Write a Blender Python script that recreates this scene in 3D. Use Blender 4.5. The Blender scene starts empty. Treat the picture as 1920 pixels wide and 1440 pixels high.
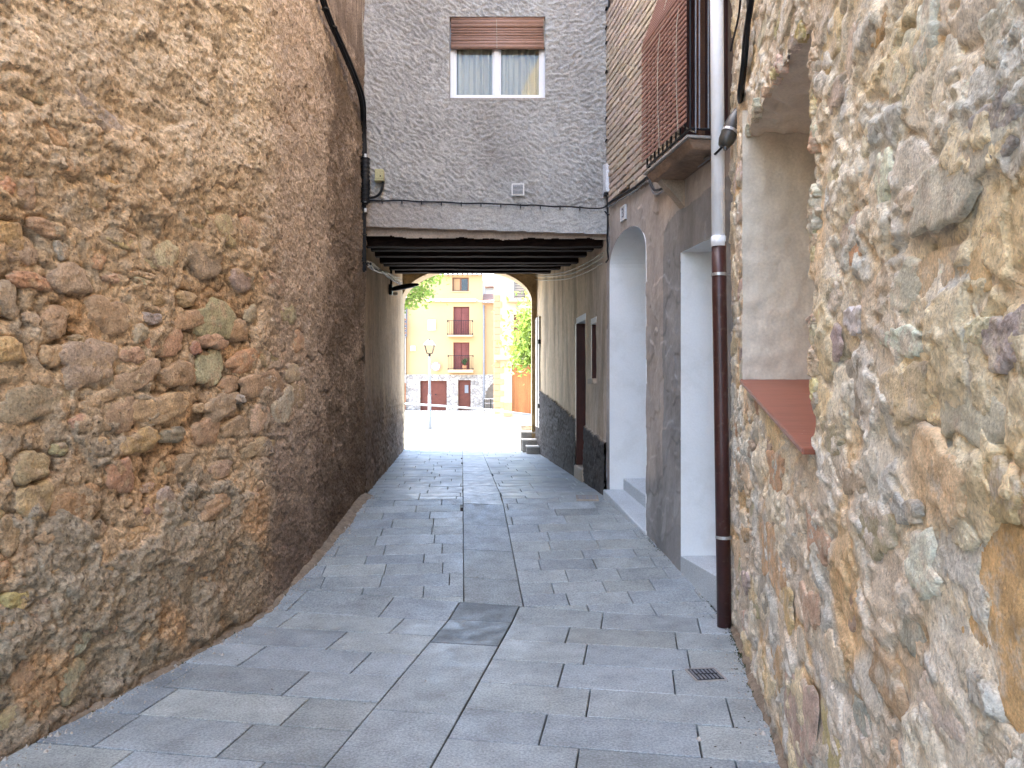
import bpy, math, random
import numpy as np
from mathutils import Vector, Matrix, Euler

# ---------------------------------------------------------------- camera, sky, sun, exposure
scene = bpy.context.scene
col = scene.collection
F, CX, HY, EYE = 1442.0, 960.0, 735.0, 1.6
cam_d = bpy.data.cameras.new("camera")
cam = bpy.data.objects.new("camera", cam_d)
col.objects.link(cam)
cam.location = (0, 0, EYE)
cam.rotation_euler = (math.radians(90), 0, 0)
cam_d.sensor_width = 36
cam_d.lens = F / 1920 * 36
cam_d.shift_y = 15 / 1920
cam_d.clip_start = 0.05
cam_d.clip_end = 1500
scene.camera = cam

SUN_DIR = Vector((-0.76, 0.10, 1.0)).normalized()
elev = math.asin(SUN_DIR.z)
azim = math.atan2(SUN_DIR.x, SUN_DIR.y)
world = bpy.data.worlds.new("World")
scene.world = world
world.use_nodes = True
wn = world.node_tree
bg = wn.nodes["Background"]
sky = wn.nodes.new("ShaderNodeTexSky")
sky.sky_type = 'NISHITA'
sky.sun_disc = False
sky.sun_elevation = elev
sky.sun_rotation = azim
sky.air_density = 1.0
sky.dust_density = 2.5
sky.ozone_density = 1.0
wn.links.new(sky.outputs[0], bg.inputs[0])
bg.inputs[1].default_value = 0.15
sun_d = bpy.data.lights.new("sun", 'SUN')
sun_d.energy = 2.5
sun_d.angle = math.radians(0.5)
sun_d.color = (1.0, 0.95, 0.87)
sun = bpy.data.objects.new("sun", sun_d)
col.objects.link(sun)
sun.rotation_euler = (-SUN_DIR).to_track_quat('-Z', 'Y').to_euler()
sun.location = (-20, 0, 40)
vs = scene.view_settings
vs.view_transform = 'Standard'
vs.look = 'None'
vs.exposure = 3.75
vs.gamma = 1
vs.use_curve_mapping = False
scene.render.engine = 'CYCLES'
scene.cycles.max_bounces = 10
scene.cycles.diffuse_bounces = 6
scene.cycles.use_denoising = True

# ---------------------------------------------------------------- helpers
rnd = random.Random(7)
def P(x, y, Y):
    return Vector(((x - CX) / F * Y, Y, EYE + (HY - y) / F * Y))
def lin(*c):
    return tuple(((v / 255) / 12.92 if v / 255 <= .04045 else ((v / 255 + .055) / 1.055) ** 2.4) for v in c)
def tag(o, label=None, cat=None, group=None, kind=None):
    if label: o['label'] = label
    if cat: o['category'] = cat
    if group: o['group'] = group
    if kind: o['kind'] = kind
    return o
def thing(name, label, cat, loc=(0, 0, 0), rz=0, group=None):
    o = bpy.data.objects.new(name, None)
    col.objects.link(o)
    o.location = loc
    o.rotation_euler = (0, 0, rz)
    o.empty_display_size = .1
    return tag(o, label, cat, group)
def mesh_obj(name, verts, faces, m, parent=None, smooth=False, loc=None):
    me = bpy.data.meshes.new(name)
    if loc is not None:
        verts = [(v[0] - loc[0], v[1] - loc[1], v[2] - loc[2]) for v in verts]
    me.from_pydata([tuple(v) for v in verts], [], faces)
    if smooth:
        me.polygons.foreach_set("use_smooth", [True] * len(me.polygons))
    me.update()
    return link(name, me, m, parent, loc)
def link(name, me, m, parent=None, loc=None):
    if m is not None and len(me.materials) == 0: me.materials.append(m)
    o = bpy.data.objects.new(name, me)
    col.objects.link(o)
    if parent is not None:
        o.parent = parent
        o.matrix_parent_inverse = wmat(parent).inverted()
    if loc is not None: o.location = loc
    return o
def wmat(o):
    if o.parent is None:
        return Matrix.LocRotScale(o.location, o.rotation_euler, o.scale)
    return wmat(o.parent) @ o.matrix_parent_inverse @ Matrix.LocRotScale(o.location, o.rotation_euler, o.scale)
class MB:
    def __init__(s): s.v = []; s.f = []
    def add(s, vs_, fs):
        n = len(s.v); s.v += [Vector(p) for p in vs_]; s.f += [tuple(i + n for i in f) for f in fs]; return s
    def box(s, a, b, rz=0, piv=None):
        x0, y0, z0 = a; x1, y1, z1 = b
        vs_ = [Vector(p) for p in ((x0,y0,z0),(x1,y0,z0),(x1,y1,z0),(x0,y1,z0),(x0,y0,z1),(x1,y0,z1),(x1,y1,z1),(x0,y1,z1))]
        if rz:
            c = Vector(piv) if piv else (Vector(a) + Vector(b)) / 2
            R = Matrix.Rotation(rz, 3, 'Z'); vs_ = [R @ (p - c) + c for p in vs_]
        return s.add(vs_, [(0,3,2,1),(4,5,6,7),(0,1,5,4),(1,2,6,5),(2,3,7,6),(3,0,4,7)])
    def obox(s, o, ax, ay, az):          # corner o and three edge vectors
        o, ax, ay, az = map(Vector, (o, ax, ay, az))
        return s.add([o, o+ax, o+ax+ay, o+ay, o+az, o+ax+az, o+ax+ay+az, o+ay+az],
                     [(0,3,2,1),(4,5,6,7),(0,1,5,4),(1,2,6,5),(2,3,7,6),(3,0,4,7)])
    def tube(s, pts, r, n=8, cap=True):
        pts = [Vector(p) for p in pts]; rs = r if isinstance(r, (list, tuple)) else [r] * len(pts)
        ref = None; rings = []
        for i, p in enumerate(pts):
            d = (pts[min(i+1, len(pts)-1)] - pts[max(i-1, 0)]).normalized()
            if ref is None: ref = d.orthogonal().normalized()
            ref = (ref - d * ref.dot(d))
            if ref.length < 1e-5: ref = d.orthogonal()
            ref.normalize(); b = d.cross(ref)
            rings.append([p + (ref * math.cos(2*math.pi*k/n) + b * math.sin(2*math.pi*k/n)) * rs[i] for k in range(n)])
        base = len(s.v)
        for rg in rings: s.v += rg
        for i in range(len(pts) - 1):
            for k in range(n):
                a = base + i*n + k; b_ = base + i*n + (k+1) % n
                s.f.append((a, b_, b_ + n, a + n))
        if cap:
            s.f.append(tuple(base + k for k in range(n))[::-1]); s.f.append(tuple(base + (len(pts)-1)*n + k for k in range(n)))
        return s
    def build(s, name, m, parent=None, smooth=False, bevel=0, loc=None):
        o = mesh_obj(name, s.v, s.f, m, parent, smooth, loc)
        if bevel:
            md = o.modifiers.new("bevel", 'BEVEL'); md.width = bevel; md.segments = 2; md.limit_method = 'ANGLE'
        return o
def smooth_pts(pts, n=2):
    pts = [Vector(p) for p in pts]
    for _ in range(n):
        q = [pts[0]]
        for a, b in zip(pts, pts[1:]): q += [a*.75 + b*.25, a*.25 + b*.75]
        q.append(pts[-1]); pts = q
    return pts

# ---------------------------------------------------------------- numpy noise
def _h(ix, iy, seed):
    h = (ix.astype(np.int64) * 374761393 + iy.astype(np.int64) * 668265263 + seed * 1442695041) & 0xffffffff
    h = ((h ^ (h >> 13)) * 1274126177) & 0xffffffff
    h = h ^ (h >> 16)
    return h / 4294967296.0
def gn(x, y, seed=0):
    x = np.asarray(x, float); y = np.asarray(y, float)
    ix = np.floor(x); iy = np.floor(y); fx = x - ix; fy = y - iy
    ux = fx*fx*fx*(fx*(fx*6-15)+10); uy = fy*fy*fy*(fy*(fy*6-15)+10)
    def g(dx, dy):
        a = _h(ix + dx, iy + dy, seed) * 2 * np.pi
        return np.cos(a) * (fx - dx) + np.sin(a) * (fy - dy)
    return ((g(0,0)*(1-ux)+g(1,0)*ux)*(1-uy) + (g(0,1)*(1-ux)+g(1,1)*ux)*uy) * 1.5
def fbm(x, y, o=4, seed=0, gain=.5):
    s = 0; a = 1; t = 0
    for i in range(o):
        s = s + a * gn(x * 2**i + 17.3*i, y * 2**i - 9.1*i, seed + i); t += a; a *= gain
    return s / t * 1.4
def ridge(x, y, o=3, seed=0):
    s = 0; a = 1; t = 0
    for i in range(o):
        s = s + a * (1 - np.abs(gn(x * 2**i, y * 2**i, seed + 31*i)) * 2); t += a; a *= .5
    return s / t
def sst(a, b, x):
    t = np.clip((x - a) / (b - a), 0, 1); return t*t*(3-2*t)
def worley(x, y, seed=0):
    ix = np.floor(x); iy = np.floor(y)
    d1 = np.full(np.shape(x), 9.); d2 = np.full(np.shape(x), 9.); cid = np.zeros(np.shape(x))
    for dx in (-1, 0, 1):
        for dy in (-1, 0, 1):
            cx = ix + dx; cy = iy + dy
            px_ = cx + _h(cx, cy, seed); py_ = cy + _h(cx, cy, seed + 5)
            d = np.hypot(px_ - x, py_ - y); m = d < d1
            d2 = np.where(m, d1, np.minimum(d2, d)); cid = np.where(m, _h(cx, cy, seed + 9), cid); d1 = np.where(m, d, d1)
    return d1, d2, cid

# ---------------------------------------------------------------- materials
def mat(name, c=(.5,.5,.5), rough=.85, src='const', var=.2, vscale=3., fine=.2, fscale=60., bump=.4, bscale=60., bdist=.01,
        bump2=0, b2scale=8., b2dist=.03, metal=0, spec=.25, stretch=(1,1,1), smear=None, speck=0, speckscale=140., speckcol=(.03,.03,.03), rvar=0):
    m = bpy.data.materials.new(name); m.use_nodes = True
    nt = m.node_tree; N = nt.nodes; L = nt.links
    b = N["Principled BSDF"]
    b.inputs["Roughness"].default_value = rough; b.inputs["Metallic"].default_value = metal
    b.inputs["Specular IOR Level"].default_value = spec
    geo = N.new("ShaderNodeNewGeometry"); mp = N.new("ShaderNodeMapping"); mp.inputs["Scale"].default_value = stretch
    L.new(geo.outputs["Position"], mp.inputs[0]); P_ = mp.outputs[0]
    if src == 'attr':
        a = N.new("ShaderNodeAttribute"); a.attribute_name = "Col"; base = a.outputs["Color"]
    elif src == 'obj':
        a = N.new("ShaderNodeObjectInfo"); base = a.outputs["Color"]
    else:
        a = N.new("ShaderNodeRGB"); a.outputs[0].default_value = (*c, 1); base = a.outputs[0]
    def noise(scale, det=4, rg=.6, sock=P_):
        n = N.new("ShaderNodeTexNoise"); n.inputs["Scale"].default_value = scale
        n.inputs["Detail"].default_value = det; n.inputs["Roughness"].default_value = rg
        L.new(sock, n.inputs["Vector"]); return n.outputs[0]
    def mapr(s, a0, a1, b0, b1):
        r = N.new("ShaderNodeMapRange"); r.inputs[1].default_value = a0; r.inputs[2].default_value = a1
        r.inputs[3].default_value = b0; r.inputs[4].default_value = b1; L.new(s, r.inputs[0]); return r.outputs[0]
    def mul(cs, f):
        x = N.new("ShaderNodeVectorMath"); x.operation = 'SCALE'; L.new(cs, x.inputs[0]); L.new(f, x.inputs["Scale"]); return x.outputs[0]
    if smear:
        mx = N.new("ShaderNodeMix"); mx.data_type = 'RGBA'
        L.new(mapr(noise(smear[1], 5, .65), .5, .62, 0, smear[2]), mx.inputs[0]); L.new(base, mx.inputs[6]); mx.inputs[7].default_value = (*smear[0], 1)
        base = mx.outputs[2]
    if var: base = mul(base, mapr(noise(vscale, 5), .3, .7, 1 - var, 1 + var))
    if fine: base = mul(base, mapr(noise(fscale, 3, .7), .3, .7, 1 - fine, 1 + fine))
    if speck:
        mx = N.new("ShaderNodeMix"); mx.data_type = 'RGBA'
        L.new(mapr(noise(speckscale, 2, .5), .60, .68, 0, speck), mx.inputs[0]); L.new(base, mx.inputs[6]); mx.inputs[7].default_value = (*speckcol, 1)
        base = mx.outputs[2]
    L.new(base, b.inputs["Base Color"])
    if rvar: L.new(mapr(noise(vscale * 1.7, 4), .35, .65, rough - rvar, rough + rvar), b.inputs["Roughness"])
    nrm = None
    if bump2:
        bp = N.new("ShaderNodeBump"); bp.inputs["Strength"].default_value = bump2; bp.inputs["Distance"].default_value = b2dist
        L.new(noise(b2scale, 4, .6), bp.inputs["Height"]); nrm = bp.outputs[0]
    if bump:
        bp = N.new("ShaderNodeBump"); bp.inputs["Strength"].default_value = bump; bp.inputs["Distance"].default_value = bdist
        L.new(noise(bscale, 5, .65), bp.inputs["Height"])
        if nrm: L.new(nrm, bp.inputs["Normal"])
        nrm = bp.outputs[0]
    if nrm: L.new(nrm, b.inputs["Normal"])
    return m
M = {}
M['left_wall'] = mat('left_wall_plaster', src='attr', var=.14, vscale=9, fine=.38, fscale=70, bump=1.0, bscale=55, bdist=.016, bump2=.5, b2scale=18, b2dist=.02, speck=.55, speckscale=38, speckcol=(.05,.035,.025))
M['left_stone'] = mat('left_wall_stone', src='obj', var=.28, vscale=9, fine=.3, fscale=80, bump=.9, bscale=60, bdist=.012, bump2=.6, b2scale=14, b2dist=.03, smear=((.50,.35,.215), 11, .75), speck=.35, speckscale=60, speckcol=(.06,.03,.02))
M['right_wall'] = mat('right_wall_mortar', src='attr', var=.14, vscale=12, fine=.26, fscale=110, bump=1.0, bscale=110, bdist=.009, bump2=.15, b2scale=30, b2dist=.01, speck=.35, speckscale=75, speckcol=(.16,.12,.08))
M['right_stone'] = mat('right_wall_stone', src='obj', var=.3, vscale=13, fine=.25, fscale=110, bump=.9, bscale=100, bdist=.009, bump2=.4, b2scale=16, b2dist=.02, smear=((.62,.53,.40), 12, .9), speck=.25, speckscale=120, speckcol=(.12,.08,.05))
M['facade'] = mat('facade_roughcast', src='attr', var=.08, vscale=3, fine=.22, fscale=60, bump=.8, bscale=70, bdist=.012, speck=.25, speckscale=45, speckcol=(.1,.1,.11))
M['plaster_attr'] = mat('old_plaster', src='attr', var=.12, vscale=5, fine=.12, fscale=90, bump=.35, bscale=60, bdist=.006, stretch=(1,1,.35))
M['dark_rough'] = mat('passage_plaster', src='attr', var=.15, vscale=6, fine=.22, fscale=50, bump=.7, bscale=45, bdist=.012, stretch=(1,1,.3))
M['white_plaster'] = mat('white_painted_plaster', (.80,.81,.80), smear=((.62,.62,.58), 2.5, .3), var=.04, vscale=2, fine=.03, bump=.25, bscale=45, bdist=.006)
M['niche_plaster'] = mat('beige_niche_plaster', (.66,.60,.49), var=.12, vscale=4, fine=.1, fscale=60, bump=.4, bscale=40, bdist=.008, bump2=.3, b2scale=6, b2dist=.02)
M['slab'] = mat('granite_slab', src='obj', rough=.44, smear=((.21,.23,.225), 1.7, .4), var=.2, vscale=5, fine=.42, fscale=80, bump=.3, bscale=110, bdist=.003, spec=.45, speck=.35, speckscale=170, speckcol=(.10,.105,.12), rvar=.12)
M['joint'] = mat('sandy_joint_bed', (.07,.062,.055), var=.3, vscale=4, bump=.6, bscale=60)
M['kerb_dirt'] = mat('sandy_dirt', (.24,.185,.13), var=.35, vscale=12, bump=1, bscale=60, bdist=.01)
M['grit'] = mat('pale_grit', (.42,.38,.33), var=.3, vscale=30)
M['granite'] = mat('threshold_granite', (.50,.54,.56), rough=.6, var=.08, fine=.3, fscale=120, bump=.2, bscale=100, bdist=.002, speck=.4, speckscale=160, speckcol=(.1,.1,.11))
M['plaza'] = mat('plaza_paving', (.25,.24,.225), var=.08, vscale=.6, bump=.2)
M['kerb'] = mat('kerb_stone', (.33,.31,.29), var=.12)
M['beam'] = mat('dark_oak_beam', (.020,.011,.008), spec=.12, rough=.8, var=.4, vscale=6, fine=.4, fscale=40, bump=.9, bscale=25, bdist=.02, stretch=(.25,1,1))
M['ceiling'] = mat('dark_ceiling_boards', (.075,.05,.038), var=.3, bump=.5)  # ceiling boards in a dark brown base colour
M['header'] = mat('header_plaster', src='attr', var=.12, vscale=5, bump=.4, bscale=40)
M['brick'] = mat('thin_buff_brick', src='obj', var=.12, vscale=9, fine=.15, bump=.4, bscale=60, bdist=.005)
M['terracotta'] = mat('terracotta_tile', (.25,.085,.05), rough=.45, var=.18, vscale=5, fine=.12, fscale=40, bump=.25, bscale=30, bdist=.004, spec=.4, stretch=(.2,1.6,1))
M['black'] = mat('black_cable_rubber', (.012,.012,.014), rough=.5, var=.2, bump=.1)
M['blackmetal'] = mat('black_iron', (.015,.015,.017), rough=.45, metal=.3, var=.2, bump=.1)
M['greymetal'] = mat('grey_painted_bar', (.2,.21,.23), rough=.45, var=.1, bump=.1)
M['whitecable'] = mat('off_white_cable', (.40,.36,.29), rough=.6, var=.15, bump=.1)
M['pipe_white'] = mat('pale_blue_white_pipe', (.86,.90,.94), rough=.35, var=.05, vscale=4, fine=.02, bump=.05, spec=.5)
M['pipe_brown'] = mat('brown_painted_pipe', (.055,.018,.015), rough=.38, var=.25, vscale=9, fine=.1, bump=.15, spec=.5, speck=.4, speckscale=28, speckcol=(.12,.08,.06))
M['galv'] = mat('zinc_bracket', (.45,.45,.44), rough=.4, metal=.6, var=.15, bump=.1)
M['white_alu'] = mat('white_window_frame', (.78,.79,.82), rough=.35, var=.03, fine=.02, bump=0, spec=.5)
M['blind'] = mat('brown_roller_blind', (.33,.205,.16), rough=.5, var=.12, vscale=6, fine=.08, bump=.1)
M['slat_red'] = mat('red_brown_shutter_slat', (.30,.165,.13), rough=.55, var=.15, vscale=8, fine=.1, bump=.15)
M['door_brown'] = mat('dark_brown_door', (.06,.02,.014), rough=.45, var=.3, vscale=5, bump=.3, stretch=(1,1,.2))
M['wood_warm'] = mat('varnished_frame_wood', (.16,.07,.035), rough=.4, var=.2, bump=.2)
M['interior'] = mat('dim_interior', (.02,.015,.015), rough=.9, var=.2)
M['grey_box'] = mat('pale_grey_plastic', (.55,.58,.62), rough=.5, var=.05, bump=.05)
M['beige_box'] = mat('beige_plastic', (.46,.41,.22), rough=.5, var=.08, bump=.05)
M['white_plastic'] = mat('white_plastic', (.68,.68,.68), rough=.5, var=.05, bump=.05)
M['capsule'] = mat('olive_black_plastic', (.045,.043,.036), rough=.4, var=.3, vscale=20, bump=.1, spec=.5)
M['cast_iron'] = mat('cast_iron', (.022,.027,.035), rough=.5, metal=.4, var=.3, vscale=30, bump=.5, bscale=70, bdist=.004)
M['lamp_black'] = mat('dark_lamp_metal', (.02,.02,.02), rough=.4, metal=.3, var=.1, bump=.05)
M['lens'] = mat('lamp_lens', (.55,.52,.45), rough=.3, var=.05, bump=0)
M['roof'] = mat('roof_tile', (.30,.15,.09), var=.3, vscale=2, bump=.6, bscale=8, bdist=.05)
M['core'] = mat('masonry_core', (.35,.29,.23), var=.15)
M['arch_stone'] = mat('tan_arch_stone', src='attr', var=.2, vscale=3, fine=.2, fscale=30, bump=.9, bscale=18, bdist=.03)
M['yellow'] = mat('yellow_render', (.45,.30,.15), var=.05, vscale=.5, fine=.05, bump=.1)
M['orange'] = mat('peach_render', (.40,.24,.12), var=.06, vscale=.6, fine=.05, bump=.1)
M['cream'] = mat('cream_render', (.47,.36,.225), var=.05, vscale=.6, fine=.05, bump=.1)
M['whiteish'] = mat('white_render', (.66,.63,.58), var=.05, vscale=.6, fine=.05, bump=.1)
M['rubble_far'] = mat('grey_rubble', src='attr', var=.15, vscale=5, fine=.2, fscale=12, bump=.9, bscale=6, bdist=.08)
M['quoin'] = mat('orange_quoin', (.52,.25,.12), var=.12, vscale=3, bump=.3)
M['red_door'] = mat('oxblood_door', (.12,.035,.022), rough=.5, var=.15, vscale=4, bump=.15)
M['red_shutter'] = mat('red_wood_shutter', (.17,.05,.04), rough=.55, var=.15, bump=.1)
M['gate'] = mat('orange_wood_gate', (.34,.125,.04), rough=.6, var=.25, vscale=4, bump=.4, bscale=20, stretch=(1,1,.15))
M['rail_white'] = mat('pale_metal_rail', (.20,.205,.21), rough=.4, var=.04, bump=0)
M['balcony_slab'] = mat('balcony_slab', (.45,.33,.2), var=.1)
M['corbel'] = mat('brown_timber_slab', (.22,.15,.105), rough=.8, var=.35, vscale=9, bump=.8, bscale=20, bdist=.02, stretch=(.4,.4,1))
M['sign_white'] = mat('sign_white', (.75,.76,.8), rough=.4, var=.02, bump=0)
M['sign_red'] = mat('faded_red', (.55,.18,.16), rough=.5, var=.1, bump=0)
M['sign_dark'] = mat('sign_dark_blue_grey', (.10,.11,.16), rough=.5, var=.1, bump=0)
M['bark'] = mat('bark', (.13,.09,.06), var=.3, bump=.8, bscale=15, bdist=.03)
M['litter'] = mat('dry_litter', (.05,.04,.03), var=.4, vscale=20)
M['moss'] = mat('dark_moss', (.045,.055,.02), var=.4, vscale=20)
M['pot_plant'] = mat('balcony_plant_leaf', (.05,.09,.03), var=.3)

def glass(name, tint=(.8,.85,.88), fac=.12):
    m = bpy.data.materials.new(name); m.use_nodes = True; nt = m.node_tree; N = nt.nodes; L = nt.links
    N.remove(N["Principled BSDF"]); out = N["Material Output"]
    t = N.new("ShaderNodeBsdfTransparent"); t.inputs[0].default_value = (*tint, 1)
    g = N.new("ShaderNodeBsdfGlossy"); g.inputs["Roughness"].default_value = .03
    fr = N.new("ShaderNodeFresnel"); fr.inputs[0].default_value = 1.4
    ad = N.new("ShaderNodeMath"); ad.operation = 'ADD'; ad.inputs[1].default_value = fac; L.new(fr.outputs[0], ad.inputs[0])
    mx = N.new("ShaderNodeMixShader"); L.new(ad.outputs[0], mx.inputs[0]); L.new(t.outputs[0], mx.inputs[1]); L.new(g.outputs[0], mx.inputs[2])
    L.new(mx.outputs[0], out.inputs[0]); return m
M['glass'] = glass('window_glass', (.9,.92,.92), .0)
def leafmat(name, c, tr):
    m = bpy.data.materials.new(name); m.use_nodes = True; nt = m.node_tree; N = nt.nodes; L = nt.links
    b = N["Principled BSDF"]; b.inputs["Roughness"].default_value = .5
    oi = N.new("ShaderNodeNewGeometry"); no = N.new("ShaderNodeTexNoise"); no.inputs["Scale"].default_value = 4.; L.new(oi.outputs["Position"], no.inputs["Vector"])
    cr = N.new("ShaderNodeValToRGB"); cr.color_ramp.elements[0].position = .35; cr.color_ramp.elements[1].position = .65
    cr.color_ramp.elements[0].color = (c[0]*.6, c[1]*.65, c[2]*.6, 1); cr.color_ramp.elements[1].color = (c[0]*1.3, c[1]*1.2, c[2], 1)
    L.new(no.outputs[0], cr.inputs[0]); L.new(cr.outputs[0], b.inputs["Base Color"])
    t = N.new("ShaderNodeBsdfTranslucent"); t.inputs[0].default_value = (*tr, 1)
    mx = N.new("ShaderNodeMixShader"); mx.inputs[0].default_value = .45
    L.new(b.outputs[0], mx.inputs[1]); L.new(t.outputs[0], mx.inputs[2]); L.new(mx.outputs[0], N["Material Output"].inputs[0]); return m
M['leaf'] = leafmat('plane_tree_leaf', (.10,.15,.025), (.28,.40,.07))
M['curtain'] = mat('pale_net_curtain', (.62,.575,.48), var=.06, fine=.05, bump=0)

# ---------------------------------------------------------------- ground profile
def zf(Y):
    pts = [(-60, 0), (5.5, 0), (8.3, .448), (15.9, .452), (28, .10), (33, .0), (44, .17), (58, .20), (600, .2)]
    for (a, za), (b, zb) in zip(pts, pts[1:]):
        if Y <= b: return za + (zb - za) * (Y - a) / (b - a)
    return .2
ys = [-60, -10, 0, 3, 5.5, 6.5, 7.4, 8.3, 12, 15.9, 20, 28, 33, 44, 58, 80, 600]
v = []; f = []
for i, Y in enumerate(ys):
    for X in (-300, -20, 20, 300): v.append((X, Y, zf(Y) - .035))
for i in range(len(ys) - 1):
    for j in range(3): a = i*4 + j; f.append((a, a+1, a+5, a+4))
g = mesh_obj('ground', v, f, M['joint']); tag(g, kind='structure')

# ---------------------------------------------------------------- alley walls: paths in plan
class Path:
    def __init__(s, pts, step=.01):
        pts = [Vector((p[0], p[1], 0)) for p in pts]
        s.P = [pts[0]]
        s.cum = [0]
        for p in pts[1:]: s.cum.append(s.cum[-1] + (p - s.P[-1]).length); s.P.append(p)
        s.len = s.cum[-1]
        s.x = np.array([p.x for p in s.P]); s.y = np.array([p.y for p in s.P]); s.c = np.array(s.cum)
    def xy(s, u): return np.interp(u, s.c, s.x), np.interp(u, s.c, s.y)
    def nrm(s, u, side):
        e = .12; x0, y0 = s.xy(np.clip(u - e, 0, s.len)); x1, y1 = s.xy(np.clip(u + e, 0, s.len))
        dx, dy = x1 - x0, y1 - y0; l = np.hypot(dx, dy) + 1e-9
        return side * dy / l, -side * dx / l      # side=1: normal to the right of travel (+Y travel -> +X)
    def px(s, x):                                  # image column -> u
        us = np.linspace(0, s.len, 6000); X, Y = s.xy(us); ok = Y > .6
        r = np.where(ok, X / np.maximum(Y, .1) * F + CX - x, 1e9)
        i = int(np.argmin(np.abs(r))); return us[i]
    def uv(s, x, y):
        u = s.px(x); X, Y = s.xy(u); return u, EYE + (HY - y) / F * float(Y)
def grid(name, path, side, us, vs_, H, C, m, parent, hole=None, kind=None):
    U, V = np.meshgrid(us, vs_, indexing='ij')
    h = H(U, V); c = C(U, V, h)
    X, Y = path.xy(U); nx, ny = path.nrm(U, side)
    co = np.stack([X + nx*h, Y + ny*h, V], -1).reshape(-1, 3)
    nu, nv = U.shape
    idx = np.arange(nu*nv).reshape(nu, nv)
    q = np.stack([idx[:-1,:-1], idx[1:,:-1], idx[1:,1:], idx[:-1,1:]], -1).reshape(-1, 4)
    if side > 0: q = q[:, ::-1]
    if hole is not None:
        uc = (U[:-1,:-1] + U[1:,1:]) / 2; vc = (V[:-1,:-1] + V[1:,1:]) / 2
        q = q[~hole(uc, vc).reshape(-1)]
    me = bpy.data.meshes.new(name)
    me.vertices.add(len(co)); me.vertices.foreach_set('co', co.ravel())
    me.loops.add(q.size); me.loops.foreach_set('vertex_index', q.ravel())
    me.polygons.add(len(q)); me.polygons.foreach_set('loop_start', np.arange(0, q.size, 4)); me.polygons.foreach_set('loop_total', np.full(len(q), 4))
    me.polygons.foreach_set('use_smooth', np.ones(len(q), bool))
    me.update(calc_edges=True)
    a = me.color_attributes.new('Col', 'FLOAT_COLOR', 'POINT')
    cc = np.ones((nu*nv, 4)); cc[:, :3] = np.clip(c.reshape(-1, 3), .005, 1); a.data.foreach_set('color', cc.ravel())
    o = link(name, me, m, parent)
    if kind: o['kind'] = kind
    return o
def mixc(a, b, t): return a * (1 - t[..., None]) + b * t[..., None]
A = lambda *c: np.array(c, float)

LP = Path([(-3.93, -4), (-1.93, 4.87), (-1.845, 5.30), (-1.80, 5.62), (-1.765, 5.95), (-1.66, 6.9), (-1.60, 8.52)])
RP = Path([(-.034, -4), (1.527, 5.35)])
BP = Path([(1.535, 5.33), (1.05, 8.5)])          # brick house front
PL = Path([(-1.645, 8.52), (-2.14, 15.0)])
PR = Path([(1.05, 8.5), (.48, 15.0)])
FP = Path([(-1.68, 8.5), (1.10, 8.5)])

# stones ------------------------------------------------------------
def stone_mesh(seed, rings=9, segs=26, boxy=3.0, amp=.16, sharp=5.5, jag=.03):
    r_ = np.random.RandomState(seed)
    th = np.linspace(0, 2*np.pi, segs, endpoint=False)
    c, s_ = np.cos(th), np.sin(th)
    R = (np.abs(c)**boxy + np.abs(s_)**boxy) ** (-1/boxy)
    ph = r_.rand(6) * 6.28
    R = R * (1 + amp*np.sin(2*th+ph[0])*.6 + amp*.6*np.sin(3*th+ph[1]) + amp*.45*np.sin(5*th+ph[2]) + amp*.3*np.sin(9*th+ph[3]) + jag*np.sin(13*th+ph[4]) + jag*r_.randn(segs)*.6) * .95
    vs_ = [(0, 0, 1.0)]; 
    rr = np.linspace(0, 1, rings+1)[1:] ** .72
    tilt = r_.randn(2) * .16
    for r in rr:
        z = (1 - r**sharp) ** .6
        x = R*r*c; y = R*r*s_
        zz = z + (tilt[0]*x + tilt[1]*y) * z + .30*gn(x*1.8+seed, y*1.8, seed)*z + .22*np.abs(gn(x*4.2, y*4.2+seed, seed+3))*z
        if r >= .999: zz = zz*0 - .9
        vs_ += list(zip(x, y, zz))
    fs = [(0, 1+k, 1+(k+1) % segs) for k in range(segs)]
    for i in range(rings-1):
        for k in range(segs):
            a = 1+i*segs+k; b = 1+i*segs+(k+1) % segs; fs.append((a, a+segs, b+segs, b))
    me = bpy.data.meshes.new('stone'); me.from_pydata([tuple(map(float, p)) for p in vs_], [], fs)
    me.polygons.foreach_set("use_smooth", [True]*len(me.polygons)); me.update(); return me
def put_stone(meshes, path, side, u, v_, a, b, h, rot, c, m, parent, off=0.):
    me = meshes[rnd.randrange(len(meshes))]
    if not me.materials: me.materials.append(m)
    o = bpy.data.objects.new('stone', me); col.objects.link(o)
    X, Y = path.xy(u); nx, ny = path.nrm(u, side); n = Vector((float(nx), float(ny), 0)); t = Vector((-n.y, n.x, 0)); z = Vector((0, 0, 1))
    R = Matrix((t, z, n)).transposed().to_4x4()
    o.matrix_world = Matrix.Translation(Vector((float(X), float(Y), v_)) + n*off) @ R @ Matrix.Rotation(rot, 4, 'Z') @ Matrix.Diagonal((a, b, h, 1))
    mw = o.matrix_world.copy(); o.parent = parent; o.matrix_parent_inverse = wmat(parent).inverted()
    l, q, sc_ = mw.decompose(); o.location = l; o.rotation_euler = q.to_euler(); o.scale = sc_
    o.color = (*c, 1); return o

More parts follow.
